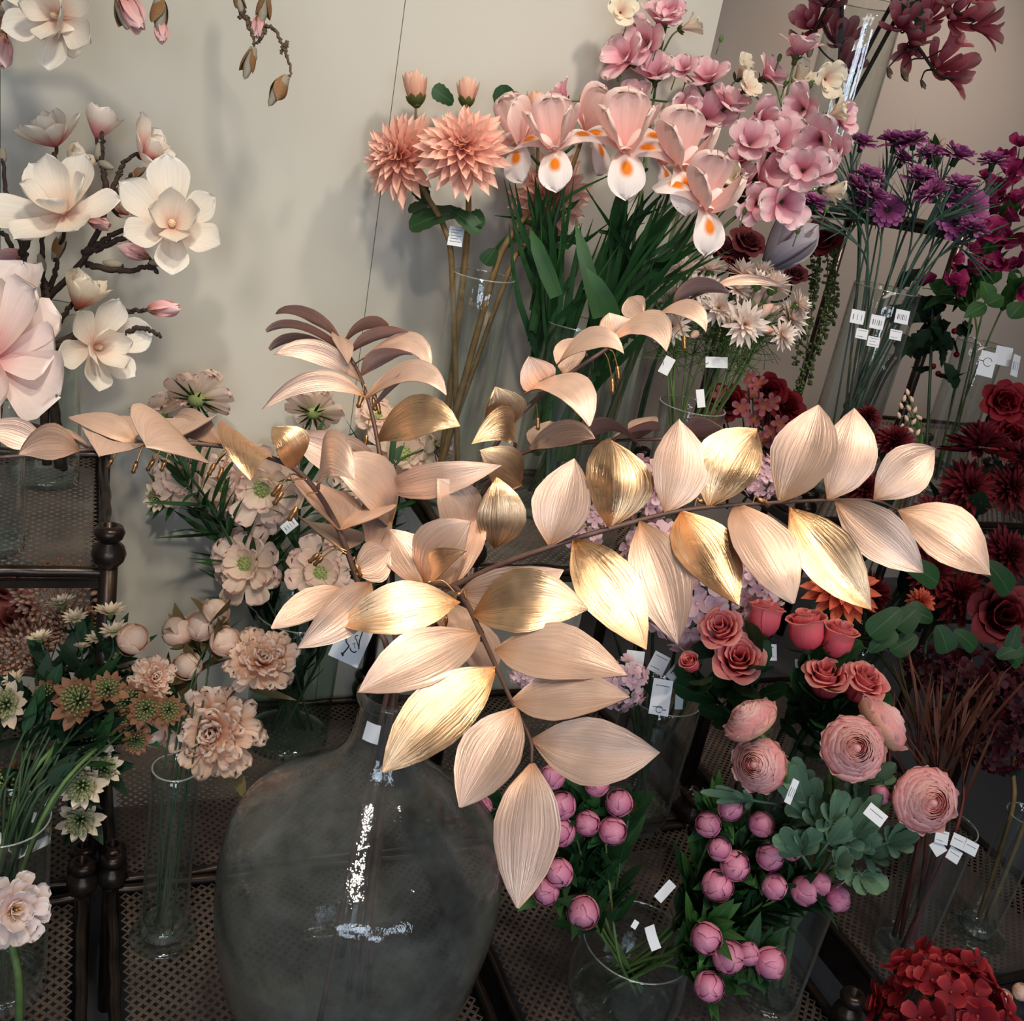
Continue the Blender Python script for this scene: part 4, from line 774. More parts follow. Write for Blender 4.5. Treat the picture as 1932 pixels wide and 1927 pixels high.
mag('white magnolia branch leaning right with the large open bloom and pink buds', (108, 880, 1.66), [[(108, 880, 1.66), (86, 640), (82, 540), (80, 470), (84, 420)], [(86, 560), (165, 480), (212, 350), (232, 305), (262, 288)], [(160, 480), (225, 440), (300, 415)], [(165, 478), (240, 445), (250, 470)], [(200, 370), (190, 300), (190, 250)], [(160, 500), (230, 505), (285, 500), (300, 515)], [(200, 390), (235, 350), (250, 330)]],
    [('mag_pink', 288, 280, 132, (.75, .45, .4)), ('mag_open', 325, 412, 205, (.35, .1, 1), 1.52), ('mag_cup', 190, 226, 118, (.3, .9, .2), 1.62), ('mag_cup', 238, 390, 96, (.2, .3, .6), 1.64), ('mag_bud', 256, 476, 56, (-.9, .35, .3)), ('mag_bud', 186, 420, 52, (.9, -.3, .3)), ('mag_grey', 296, 496, 34, (.9, .0, .2)), ('mag_grey', 212, 498, 38, (-.9, .1, .2)), ('mag_grey', 200, 312, 36, (.9, -.4, .2)), ('mag_bract', 262, 325, 36, (.8, .4, .2)), ('mag_grey', 185, 286, 34, (.2, 1, .2))], 1.58)
mag('white magnolia branch hanging low with two half closed orange based blooms', (122, 880, 1.75), [[(122, 880, 1.75), (96, 700), (96, 640), (130, 585), (150, 570)], [(98, 660), (150, 625), (165, 615)], [(110, 650), (215, 590), (250, 590), (282, 585)], [(215, 640), (232, 610), (240, 640)], [(180, 660), (260, 615), (300, 632)], [(90, 620), (85, 540), (70, 510)]],
    [('mag_side', 160, 545, 140, (.45, .9, .2), 1.54), ('mag_open', 198, 655, 178, (.75, -.1, .6), 1.52), ('mag_bud', 306, 582, 64, (1, .05, .1)), ('mag_grey', 78, 496, 36, (-.2, 1, .2))], 1.57)
mag('white magnolia spray hanging into the top left corner', (40, -160, 1.5), [[(40, -160, 1.5), (45, -60), (55, 0), (72, 30)], [(50, -40), (180, -60), (225, 0), (240, 20)], [(180, -60), (275, -40), (300, 0)], [(45, -60), (0, 0), (2, 30)]],
    [('mag_open', 92, 22, 200, (.0, -.2, 1), 1.42), ('mag_cup', 130, 62, 120, (.35, -.85, .3), 1.46), ('mag_bud', 246, 18, 86, (.45, -.9, .1)), ('mag_bract', 232, 28, 72, (.35, -.9, .2)), ('mag_bud', 304, 56, 46, (.1, -1, .1)), ('mag_bract', 301, 30, 80, (.05, -1, .1)), ('mag_bud', 4, 92, 70, (.05, -1, .1)), ('mag_bract', -4, 50, 80, (0, -1, .1))], 1.47, 'twig', group='magnolia sprays hanging at the top left')
mag('bare magnolia twig with drooping brown buds hanging at the top', (430, -160, 1.5), [[(430, -160, 1.5), (440, -40), (452, 10), (468, 28), (482, 42), (510, 55), (535, 85), (544, 120), (546, 146)], [(468, 28), (468, 50), (480, 68), (484, 88)], [(500, 52), (494, 68), (484, 80)], [(462, 24), (450, 34)], [(540, 75), (524, 98)], [(430, -100), (480, -60), (494, -10)]],
    [('mag_bract', 470, 120, 66, (-.25, -1, .1)), ('mag_bract', 524, 172, 70, (-.5, -.9, .1)), ('mag_bract', 497, 16, 70, (-.15, -1, .1)), ('mag_bud', 488, 48, 46, (-.1, -1, .1)), ('mag_bract', 450, 4, 52, (.3, -.9, .1))], 1.5, 'twig', group='magnolia sprays hanging at the top left', r0=.0045)
# ---------------------------------------------------------------- single stems in vases
def stalk(name, label, cat, group, heads, vs, r=.003, mat='stemgreen', fol=None, via=None, straight=False, rim=None, base=None):
    """heads: (bloom, px, py, depth, size px, facing, [part name]); fol: (n, length m, width m, profile, material, t0, t1, spread)"""
    hs = [(h[0], P(h[1], h[2], h[3]), cv(*h[5]), h[4] * h[3] / FPX, h[6] if len(h) > 6 else None) for h in heads]
    h0 = hs[0]
    if rim is None: rim, base = invto(vs, h0[1])
    t = thing(name, base, label, cat, group); m = M()
    end = h0[1] - h0[2] * h0[3] * .22
    if via: path = spl([base, rim] + [P(*q) for q in via] + [end], 30)
    else: path = stempath(end, h0[2], rim, base)
    m.tube(path, (r * 1.1, r, r * .7), 7)
    for k, hd in enumerate(hs[1:]):
        d0 = np.linalg.norm(path - hd[1], axis=1); j = max(len(path) * 2 // 5, int(d0.argmin()) - len(path) // 7); j = min(j, len(path) - 2)
        e = hd[1] - hd[2] * hd[3] * .2; q = path[j]; m.tube(spl([q, q + (e - q) * .5 + (path[j + 1] - path[j]) * .8, e], 10), (r * .7, r * .45), 6)
    m.obj('stem', MT[mat], t)
    for key, p_, d_, s_, nm in hs: put(t, key, p_, d_, s_, name=nm)
    if fol: leaves_on(t, path, *fol)
    return t, path
def leaves_on(t, path, n, L, W, prof, mat, t0, t1, spread=1.0, arch=.08, droop=.0, saw=0.):
    m = M(); k = len(path)
    for i in range(n):
        u = t0 + (t1 - t0) * (i + RNG.uniform(0, 1)) / n; j = min(k - 2, int(u * (k - 1))); p = path[j]; tg = nrm(path[j + 1] - path[j]); a = RNG.uniform(0, 2 * PI)
        R = frame(tg); o = R[:, 0] * math.cos(a) + R[:, 1] * math.sin(a); l = L * RNG.uniform(.7, 1.15)
        e = p + nrm(tg * (1.0) + o * spread * RNG.uniform(.6, 1.2) - _z * droop) * l
        leaf(m, p, e, W * RNG.uniform(.8, 1.2), nrm(tg - o * .3 + _z * .5 - FWD * .4), RNG.uniform(-.3, 1.2) * arch, prof, .12, nl=6, ns=2, saw=saw)
    return m.obj('leaves', MT[mat], t)
def bigleaf(t, lst, mat, prof='lan', saw=0., ns=4, nl=10, ruf=.0):
    for x0, y0, x1, y1, d, wpx, *n in lst:
        m = leaf(M(), P(x0, y0, d), P(x1, y1, d + (n[1] if len(n) > 1 else 0)), wpx * d / FPX, cv(*(n[0] if n else (0, .5, 1))), .07, prof, .12, 0, ruf, nl, ns, 0, saw); m.obj('leaf', MT[mat], t)
# dahlias
dg = 'peach dahlias in the tall glass cylinder'
a, _ = stalk('dahlia', 'peach dahlia with the largest bloom facing the viewer and a bud above', 'flower', dg, [('dahlia', 875, 282, 1.72, 188, (.05, .15, 1)), ('dah_bud', 880, 176, 1.82, 56, (0, 1, .15))], 'dah', .0058, 'stemwood', via=[(884, 385, 1.78)], rim=PY(873, 530, 1.77), base=VB['dah'][0] + A([-.02, 0, .03]))
bigleaf(a, [(872, 400, 772, 432, 1.80, 84, (-.2, .7, .8)), (880, 420, 915, 412, 1.79, 52, (.3, .6, 1)), (850, 395, 905, 440, 1.78, 44)], 'dkleaf', 'round', .06); tagcard(a, 860, 446, 1.8, .026, .034, -.15, False, 5, n=(0, 0, 1))
a, _ = stalk('dahlia', 'peach dahlia bloom turned left with a bud above it, leftmost of its vase', 'flower', dg, [('dahlia', 757, 296, 1.78, 182, (-.5, .05, .8)), ('dah_bud', 783, 170, 1.82, 64, (-.1, 1, .1))], 'dah', .0052, 'stemwood', via=[(838, 430, 1.8), (800, 360, 1.8)], rim=PY(853, 522, 1.76), base=VB['dah'][0] + A([.02, 0, .03]))
bigleaf(a, [(806, 385, 786, 350, 1.82, 40), (820, 385, 770, 400, 1.83, 50, (-.4, .6, .6)), (855, 195, 815, 168, 1.85, 40, (-.2, .2, 1))], 'dkleaf', 'round', .06)
a, _ = stalk('dahlia', 'peach dahlia half hidden low behind the iris blades', 'flower', dg, [('dahlia', 1040, 372, 1.92, 165, (.1, -.35, .8)), ('dah_bud', 1012, 206, 1.86, 62, (.1, 1, .2))], 'dah', .0058, 'stemwood', via=[(958, 455, 1.84), (1000, 400, 1.87)], rim=PY(925, 540, 1.75), base=VB['dah'][0] + A([-.03, -.01, .03]))
bigleaf(a, [(935, 470, 915, 500, 1.84, 40), (930, 485, 985, 440, 1.86, 36, (.2, .7, .6)), (970, 250, 945, 160, 1.88, 48, (-.2, .1, 1))], 'dkleaf', 'round', .03)
a, _ = stalk('dahlia', 'closed peach dahlia bud on a thin stem, rightmost of its vase', 'flower', dg, [('dah_bud', 1108, 205, 1.9, 52, (.35, .9, .1))], 'dah', .0046, 'stemwood', via=[(985, 470, 1.86), (1050, 380, 1.88), (1092, 280, 1.9)], rim=PY(953, 530, 1.75), base=VB['dah'][0] + A([-.025, .015, .03]))
# irises
ig = 'pink irises with orange marked falls'
for ph, px, py, s, f, d in (('facing left at the left end of the row', 985, 268, 150, (-.55, .55, .6), 1.80), ('second from left with one long white fall', 1048, 280, 158, (-.15, .6, .75), 1.74), ('behind the second one with a fall pointing right', 1106, 250, 150, (.6, .5, .4), 1.86), ('in the middle of the row turned to the viewer', 1178, 280, 176, (.0, .55, .8), 1.76), ('right of the middle one with an orange spotted fall', 1280, 310, 172, (.15, .55, .8), 1.74), ('lowest and rightmost of the irises', 1326, 385, 160, (.25, .45, .85), 1.70), ('tucked behind between two right blooms', 1240, 300, 120, (.5, .4, .5), 1.86)):
    t, p = stalk('iris', 'pink iris ' + ph, 'flower', ig, [('iris', px, py, d, s, f)], 'iri', .0042, 'stemdark')
    m = M()
    for i in range(13):
        j = RNG.integers(3, 11); b0 = p[j] + RNG.normal(0, .006, 3); b0[2] = max(b0[2], ZU + .14); e = P(px + RNG.normal(0, 40), py + (RNG.uniform(50, 190) if px < 1200 else RNG.uniform(40, 95)), d + RNG.normal(.03, .05)); q = spl([b0 - _z * .12, b0, (b0 + e) / 2 + RNG.normal(0, .012, 3), e], 12)
        w = .0068 * RNG.uniform(.7, 1.4) * np.interp(np.linspace(0, 1, 12), [0, .6, 1], [.8, 1, .05]); n = nrm(-FWD + RNG.normal(0, .5, 3)); tg = np.gradient(q, axis=0); x = np.cross(tg, n); x /= np.linalg.norm(x, axis=1, keepdims=True)
        m.grid(np.stack([q - x * w[:, None], q - n * .002, q + x * w[:, None]], 1))
    m.obj('leaves', MT['bladeleaf'], t)
bigleaf(t, [(1130, 600, 1085, 420, 1.74, 30, (0, 0, 1)), (1160, 600, 1105, 505, 1.68, 34, (0, .2, 1), -.03), (1050, 560, 1000, 430, 1.72, 32, (-.2, .1, 1))], 'bladeleaf', 'blade')
# pink sweet peas
pg = 'orchid pink sweet pea stems behind the irises'
def peas(label, lst, d, via=None):
    hs = []
    for k, px, py, s, *f in lst: hs.append((k, px, py, d + RNG.normal(0, .035), s, f[0] if f else (RNG.normal(0, .45), RNG.normal(.25, .35), .8), 'bloom'))
    t, p = stalk('sweet_pea', label, 'flower', pg, hs, 'pea', .0032, 'stemgreen', via=via)
    for i in range(6):
        m = M(); q = P(lst[i % len(lst)][1] + RNG.normal(0, 25), lst[i % len(lst)][2] + RNG.normal(20, 25), d + .02); m.ball(q, (.005, .005, .008), 6, 4); m.tube([q, q - UP * .03 - RT * .01], .0012, 4); m.obj('bud', MT['stemgreen'], t)
peas('tallest pink sweet pea stem, topmost blooms against the white wall', [('pea', 1252, 36, 92), ('pea', 1180, 108, 100, (-.6, .2, .7)), ('pea', 1218, 82, 96), ('peacream', 1172, 22, 62), ('pea', 1236, 138, 92), ('peacup', 1300, 50, 70, (.95, .2, .1)), ('pea', 1196, 190, 86, (-.3, .5, .6)), ('pea', 1268, 20, 60)], 1.98)
peas('pink sweet pea stem with the darker eyed bloom above the irises', [('pea', 1335, 145, 96), ('pea', 1332, 218, 132, (.0, .2, 1)), ('peacup', 1400, 135, 74, (.3, .4, .8)), ('pea', 1290, 205, 80), ('pea', 1290, 130, 62), ('peacream', 1262, 225, 56), ('pea', 1375, 195, 96), ('pea', 1060, 180, 74, (-.7, .6, .2))], 1.96)
peas('pink sweet pea stem crossing in front of the tall vase with cream petals', [('pea', 1506, 92, 96, (.2, .9, .4)), ('peacup', 1505, 150, 90, (.35, .3, .8)), ('pea', 1448, 140, 84), ('peacream', 1560, 150, 74), ('peacup', 1575, 215, 78, (.7, .2, .6)), ('pea', 1440, 225, 100), ('pea', 1512, 205, 92), ('peacream', 1410, 165, 60)], 1.94)
peas('pink sweet pea stem with crowded blooms in the middle of its bunch', [('pea', 1470, 272, 118, (.2, .1, 1)), ('pea', 1415, 268, 100), ('pea', 1545, 265, 104), ('pea', 1400, 345, 84), ('peacup', 1388, 334, 78, (-.5, .0, .8)), ('pea', 1440, 330, 110), ('pea', 1590, 225, 76), ('pea', 1578, 285, 82)], 1.92)
peas('pink sweet pea stem drooping lowest with a pale open bloom', [('pea', 1480, 382, 118, (.2, -.35, .9)), ('peacup', 1568, 360, 80, (.9, -.15, .3)), ('pea', 1515, 320, 100), ('pea', 1430, 385, 90, (0, -.3, .9)), ('pea', 1550, 320, 84), ('pea', 1400, 300, 80)], 1.90)
# dark magnolias in the top right vase
for lb, pts, bl in (('dark pink magnolia branch drooping right and low with twig buds', [(1640, -60), (1700, 40), (1740, 100), (1770, 140), (1800, 150)], [('dkmag_side', 1806, 148, 104, (.8, -.4, .3)), ('dkmag', 1778, 116, 116, (.2, .1, .9)), ('dkmag_side', 1715, 96, 92, (-.2, -.5, .7)), ('dkmag', 1730, 62, 104, (.3, .3, .8)), ('dkmag', 1700, 40, 96, (-.2, .3, .9)), ('dkmag_side', 1800, 80, 90, (.6, .3, .5)), ('mag_bract', 1678, 138, 26, (.1, -1, .2)), ('mag_bract', 1708, 142, 30, (.3, -1, .2)), ('mag_bract', 1742, 160, 22, (.4, -1, .2))]),
                    ('dark pink magnolia branch reaching to the upper right', [(1640, -60), (1720, -20), (1800, 20), (1840, 40)], [('dkmag_side', 1862, 52, 112, (.85, -.15, .3)), ('dkmag', 1806, 26, 112, (.2, .0, .9)), ('dkmag', 1752, 24, 104, (-.2, .3, .9)), ('dkmag', 1846, -10, 90, (.3, .2, .8)), ('dkmag', 1700, -2, 96, (0, .4, .8)), ('dkmag', 1780, -8, 96, (.1, .4, .8))]),
                    ('dark pink magnolia branch on the left behind the tall vase rim', [(1620, -60), (1570, 0), (1540, 50), (1530, 70)], [('dkmag', 1528, 44, 104, (-.5, .1, .8)), ('dkmag_side', 1514, 84, 80, (-.9, -.2, .2)), ('dkmag', 1584, 70, 100, (-.1, .3, .8)), ('dkmag', 1555, -5, 100, (0, .3, .9)), ('dkmag', 1600, 120, 80, (.2, .1, .9)), ('mag_grey', 1528, 96, 30, (-.2, -1, .2))])):
    rim, base = invto('top', P(pts[-1][0], pts[-1][1], 2.6)); t = thing('dark_magnolia_branch', base, lb, 'branch', 'dark pink magnolia branches at the top right')
    bl = [(k, P(px, py, 2.55 + RNG.normal(0, .04)), cv(*f), s * 2.55 / FPX) for k, px, py, s, f in bl]
    q = spl([base, rim] + [P(x, y, 2.55) for x, y in pts[1:]], 40); m = M().tube(q, (.006, .003), 7)
    for k, p_, d_, s_ in bl:
        e = p_ - d_ * s_ * SHIFT.get(k, .46); j = 16 + np.linalg.norm(q[16:] - e, axis=1).argmin(); m.tube(spl([q[j], (q[j] + e) / 2 - d_ * .012, e], 8), (.0026, .0018), 5)
    m.obj('stem', MT['bark'], t)
    for k, p_, d_, s_ in bl: put(t, k, p_, d_, s_, name='bud' if k[:4] == 'mag_' else 'bloom')
bigleaf(t, [(1690, -20, 1745, 62, 2.5, 44, (.2, .2, 1))], 'dkleaf', 'lan')
# carnations
cg = 'purple carnations in the tall right cylinder'
CR = [('top left corner of the bunch', 1628, 267, 44, 'carn'), ('right of the top left one', 1690, 264, 54, 'carn'), ('in the middle of the top row', 1722, 262, 46, 'carn'), ('beside the pale yellow sprig at the top', 1755, 290, 44, 'carn'), ('large at the top right of the bunch', 1808, 290, 54, 'carn'), ('furthest right above the magenta peas', 1874, 302, 46, 'carn'), ('left end of the second row', 1640, 332, 54, 'carn'), ('left side below the second row', 1622, 352, 46, 'carn'), ('lower left pair, upper one', 1650, 368, 50, 'carn'), ('lower left pair, lower one', 1630, 385, 44, 'carn'), ('open face with dark eye, low centre', 1674, 396, 56, 'carn_open'), ('centre right of the second row', 1738, 334, 56, 'carn'), ('just under the centre right one', 1756, 362, 50, 'carn'), ('reddish and half hidden in the top row', 1706, 300, 40, 'carn'), ('right side third row', 1812, 348, 54, 'carn'), ('beside the right open face', 1792, 372, 50, 'carn'), ('open face with dark eye, right side', 1830, 392, 60, 'carn_open'), ('open face, lowest right of the bunch', 1802, 422, 58, 'carn_open'), ('far left, low beside the cream pea', 1537, 380, 44, 'carn'), ('behind the lowest right open face', 1838, 428, 46, 'carn')]
for ph, px, py, s, k in CR:
    f = (0, .1, 1) if k == 'carn_open' else (RNG.normal(0, .3), .8, .5)
    t, p = stalk('carnation', 'purple carnation, ' + ph, 'flower', cg, [(k, px, py, 2.28 + RNG.normal(0, .04), s * 1.25, f)], 'car', .0022, 'grass')
    leaves_on(t, p, 11, .13, .005, 'blade', 'grass', .40, .74, .3, .05)
s_, _ = stalk('yellow_sprig', 'pale yellow green sprig above the purple carnations', 'flower', None, [('nig_bud', 1766, 262, 2.35, 24, (0, 1, .2)), ('nig_bud', 1778, 270, 2.35, 22, (.4, .8, .2)), ('nig_bud', 1757, 272, 2.35, 22, (-.4, .8, .2))], 'car', .002, 'feather', (8, .05, .02, 'lan', 'leafgreen', .8, .98, .9))
for px, py, b, l in ((1618, 598, 3, 0), (1655, 608, 5, 0), (1702, 598, 6, 0), (1626, 630, 0, 2), (1648, 645, 0, 3), (1690, 632, 0, 2)):
    tagcard(VO['car'], px, py, 2.22, .030 if b else .026, .030 if b else .022, -.2, False, l, b, (0, 0, 1), 'price_sticker')
# magenta sweet peas
mg = 'magenta sweet pea stems at the right edge'
for lb, lst in (('magenta sweet pea stem with topmost blooms at the right edge', [(1925, 272, 46), (1897, 292, 44), (1905, 330, 60), (1884, 350, 56), (1860, 335, 44), (1930, 310, 50)]),
                ('magenta sweet pea stem, blooms level with the lowest purple carnations', [(1888, 372, 66), (1915, 378, 60), (1872, 400, 56), (1900, 412, 60), (1930, 400, 60), (1862, 380, 44)]),
                ('magenta sweet pea stem in the middle of its dense bunch', [(1872, 440, 60), (1905, 445, 62), (1930, 452, 56), (1846, 430, 44), (1884, 470, 60), (1850, 462, 46)]),
                ('magenta sweet pea stem with a row of low hanging blooms', [(1915, 500, 54), (1868, 500, 50), (1836, 500, 46), (1890, 495, 50), (1926, 550, 50), (1832, 470, 40)]),
                ('magenta sweet pea stem straying left over the carnation vase', [(1796, 530, 56), (1742, 534, 48), (1800, 492, 46), (1830, 512, 44), (1806, 548, 40)])):
    t, p = stalk('sweet_pea', lb, 'flower', mg, [('magenta', x, y, 2.42 + RNG.normal(0, .04), s * 1.1, (RNG.normal(0, .5), RNG.normal(.1, .5), .8), 'bloom') for x, y, s in lst], 'swp', .0022, 'stemgreen')
    leaves_on(t, p, 10, .085, .04, 'lan', 'leafgreen', .40, .66, .9, .06)
bigleaf(t, [(1860, 575, 1818, 600, 2.35, 34, (0, .4, 1)), (1862, 575, 1895, 560, 2.35, 40), (1870, 570, 1850, 530, 2.36, 40), (1905, 600, 1932, 570, 2.38, 40)], 'leafgreen', 'lan')
tagcard(VO['swp'], 1862, 687, 2.36, .038, .058, -.25, 'flip', n=(0, 0, 1)); tagcard(VO['swp'], 1893, 672, 2.44, .04, .045, -.2, n=(0, 0, 1)); tagcard(VO['swp'], 1916, 690, 2.42, .022, .052, -.25, False, 0, 3, (.4, 0, 1))
# white spiky cornflowers
ng = 'white spiky cornflowers behind the gold branch'
for ph, px, py, s, f in (('left end of the top row', 1246, 528, 74, (-.3, .7, .6)), ('second in the top row', 1292, 512, 72, (-.1, .9, .4)), ('third in the top row, tilted back', 1340, 508, 70, (.1, .9, .3)), ('tall with long rays near the grey tulip', 1402, 516, 72, (.2, .9, .3)), ('right end of the top row', 1462, 538, 76, (.4, .8, .3)), ('hanging at the far right edge of its bunch', 1492, 600, 78, (.7, .2, .7)), ('open star, low centre', 1405, 612, 84, (.05, -.1, 1)), ('pale green star above the centre tag', 1356, 582, 72, (-.2, .1, 1)), ('low left above the left tag', 1268, 616, 70, (-.3, .1, 1)), ('right side below the top row', 1508, 575, 56, (.8, .3, .4)), ('between the second and third of the top row', 1310, 545, 66, (0, .5, .8)), ('left side under the top row', 1220, 548, 60, (-.5, .6, .5)), ('half hidden low in the left part of the row', 1268, 562, 62, (-.2, .5, .7)), ('squeezed under the third of the top row', 1335, 548, 60, (0, .4, .8)), ('just below the tall long rayed one', 1392, 546, 58, (.2, .5, .7)), ('between the tall one and the right end', 1432, 534, 62, (.3, .8, .4)), ('low right beside the closed buds', 1476, 632, 60, (.5, .0, .7)), ('pale, touching the tulip from below', 1440, 512, 56, (.2, .9, .2))):
    t, p = stalk('cornflower', 'white spiky cornflower, ' + ph, 'flower', ng, [('nig', px, py, 1.93 + RNG.normal(0, .03), s * 1.05, f)], 'nig', .0018, 'stemgreen')
    m = M()
    for i in range(34):
        j = RNG.integers(int(len(p) * .42), int(len(p) * .8)); b0 = p[j]; d0 = nrm(RNG.normal(0, 1, 3) + A([0, 0, .5])); e = b0 + d0 * RNG.uniform(.03, .075); m.tube(spl([b0, (b0 + e) / 2 + RNG.normal(0, .004, 3), e], 4), .0007, 3)
    m.obj('leaves', MT['feather'], t)
t, _ = stalk('cornflower', 'spray of closed pink and yellow buds among the white cornflowers', 'flower', ng, [('nig_bud', 1398, 556, 1.96, 44, (.3, .9, .2)), ('nig_bud', 1425, 562, 1.96, 44, (.4, .9, .2)), ('nig_bud', 1452, 555, 1.97, 40, (.5, .8, .2)), ('nig_bud', 1440, 588, 1.95, 46, (.7, .5, .3)), ('nig_bud', 1446, 586, 1.98, 40, (.2, .9, .2)), ('nig_bud', 1444, 622, 1.95, 34, (.8, -.2, .3)), ('nig_bud', 1464, 585, 1.97, 36, (.9, .3, .2)), ('nig_bud', 1310, 632, 1.95, 30, (-.5, -.4, .6)), ('nig_bud', 1374, 606, 1.95, 32, (-.5, -.3, .6)), ('nig_bud', 1460, 634, 1.96, 34, (.9, .0, .3))], 'nig', .0018)
tagcard(t, 1258, 690, 1.94, .020, .034, -.5, n=(-.2, 0, 1)); tagcard(t, 1352, 684, 1.94, .042, .022, -.04, n=(0, .2, 1)); tagcard(t, 1322, 752, 1.92, .016, .034, .1, n=(.2, 0, 1))
# tulip, dusky roses, trailing plant
stalk('parrot_tulip', 'large grey lilac tulip with purple streaks in the gap behind the cornflowers', 'flower', None, [('tulip', 1478, 468, 2.2, 128, (.45, .5, .35))], 'nig', .003, 'stemdark')
for ph, px, py, s, k in (('left of the grey tulip', 1408, 462, 84, 'dusky'), ('below left of the grey tulip', 1362, 470, 66, 'dusky'), ('under the grey tulip', 1500, 520, 54, 'dusky'), ('dark red, right of the grey tulip', 1548, 455, 90, 'dkroseb'), ('low between tulip and cornflowers', 1390, 500, 60, 'dkroseb')):
    stalk('dusky_rose', 'dusky red rose ' + ph, 'flower', 'dusky red roses in the shadow behind the tulip', [(k, px, py, 2.5, s * .8, (RNG.normal(0, .3), .4, .8))], 'nig', .003, 'stemdark', rim=A([1.40, 2.30, ZU + .2]), base=A([1.40, 2.30, ZU - .3]))
t = thing('trailing_plant', PY(1560, 420, 2.25), 'trailing green bead plant hanging from the high shelf at right', 'plant')
for k, pts in enumerate((((1548, 420), (1540, 520), (1530, 600), (1515, 700), (1505, 740)), ((1560, 425), (1560, 540), (1545, 640), (1525, 720)), ((1575, 430), (1572, 520), (1560, 600), (1545, 660)), ((1540, 430), (1545, 500), (1520, 590), (1500, 690)), ((1555, 425), (1572, 480), (1575, 560), (1568, 610)), ((1535, 425), (1528, 470), (1535, 560), (1512, 640)))):
    q = spl([P(x, y, 2.5 + .012 * k) for x, y in pts], 40); m = M().tube(q, .0012, 4)
    for j in range(2, 40):
        for s in (0, 1): d0 = nrm(RNG.normal(0, 1, 3)); m.ball(q[j] + d0 * .009, (.0056, .0056, .004), 5, 3)
    m.obj('strand', MT['trail'], t)
# far flowers behind the panel end
fg = 'crimson roses on the far table'
for ph, px, py, s in (('left of the two big far ones', 1448, 742, 66), ('lower right of the far pair', 1478, 772, 72), ('left, behind the black table leg', 1372, 762, 70), ('lowest in the far group', 1462, 800, 56)):
    stalk('crimson_rose', 'crimson rose far back, ' + ph, 'flower', fg, [('redrose', px, py, 2.9, s, (RNG.normal(0, .3), .2, .9))], 'smv', .004, 'stemdark', rim=PY(px, 880, 2.6), base=PY(px, 960, 2.6))
t = thing('blossom_branch', PY(1430, 950, 2.5), 'branch of small pink blossoms with yellow hearts in front of crimson roses', 'branch')
m = M(); pts = [(1352, 830), (1375, 855), (1420, 745), (1440, 765), (1425, 790), (1432, 725), (1455, 760), (1470, 800), (1440, 830), (1420, 850), (1400, 860), (1465, 835), (1490, 820), (1412, 715), (1455, 815), (1352, 790), (1400, 770), (1362, 745)]
for x, y in pts: put(t, 'smallpink', P(x, y, 2.75 + RNG.normal(0, .04)), cv(RNG.normal(0, .5), RNG.normal(.2, .4), 1), 38 * 2.75 / FPX, name='blossom'); m.tube(spl([P(1430, 950, 2.8), P((1430 + x) / 2, 900, 2.8), P(x, y + 5, 2.77)], 8), .002, 4)
m.obj('stem', MT['stemdark'], t)
# hydrangeas
hg = 'pale pink hydrangea heads behind the gold branch'
for ph, px, py, s, f, d in (('on the left between the gold leaves', 1100, 1000, 120, (-.2, .5, .8), 1.76), ('upper right beside the gold leaf tips', 1430, 905, 110, (.1, .5, .8), 1.78), ('large lower head beside the coral roses', 1315, 1150, 230, (.1, .2, 1), 1.70), ('upper middle behind the gold stem', 1215, 930, 170, (.0, .5, .8), 1.80), ('right of the large lower head', 1420, 1105, 150, (.4, .2, .9), 1.72), ('low centre, tucked under the gold leaves', 1170, 1290, 130, (-.1, .1, 1), 1.68), ('middle under the gold branch', 1240, 1060, 190, (-.1, .3, 1), 1.76), ('low left near the demijohn neck', 1000, 1270, 90, (-.3, .2, 1), 1.7)):
    stalk('hydrangea', 'pale pink hydrangea, ' + ph, 'flower', hg, [('hyd', px, py, d, s, f)], 'hyd', .0032, 'stemdark')
tagcard(VO['hyd'], 1247, 1316, 1.66, .032, .058, -.17, True, 2, n=(0, .1, 1)); tagcard(VO['hyd'], 1243, 1252, 1.70, .028, .034, -.5, False, 2, n=(0, .3, 1)); tagcard(VO['hyd'], 1278, 1270, 1.71, .026, .034, -.7, False, 0, 5, (0, .3, 1)); tagcard(VO['hyd'], 1196, 1262, 1.71, .03, .06, -.12, n=(0, 0, 1)); tagcard(VO['hyd'], 1283, 1305, 1.72, .016, .06, -.1, n=(.5, 0, 1))
# coral roses
rg = 'coral pink roses behind the ranunculus'
for ph, px, py, s, f, k in (('largest, its spiral heart facing the viewer', 1394, 1246, 100, (-.15, .45, .85), 'rose'), ('behind the largest one, upper left', 1362, 1190, 86, (-.3, .5, .7), 'rose'), ('seen from the side at the top, with green sepals', 1442, 1168, 84, (.2, 1, .05), 'rosebud'), ('top middle, standing upright', 1522, 1190, 92, (-.1, 1, .2), 'rosebud'), ('top right, leaning on the upright one', 1582, 1208, 84, (.2, .9, .3), 'rosebud'), ('middle row left of its neighbour', 1558, 1282, 92, (-.1, .8, .6), 'rose'), ('middle row right, paler', 1624, 1292, 90, (.3, .7, .6), 'rose'), ('small and half hidden by the white tags', 1303, 1252, 46, (-.4, .6, .6), 'rosebud')):
    t, p = stalk('rose', 'coral pink rose, ' + ph, 'flower', rg, [(k, px, py, 1.62, s, f)], 'ros', .0032, 'stemdark')
    leaves_on(t, p, 8, .08, .045, 'round', 'dkleaf' if px % 3 else 'dkgreen', .45, .88, .95, .05, .1, .05)
tagcard(t, 1446, 1231, 1.64, .033, .026, -.03, False, 3, n=(0, .2, 1)); tagcard(t, 1513, 1253, 1.66, .022, .014, -.05, n=(0, .3, 1))
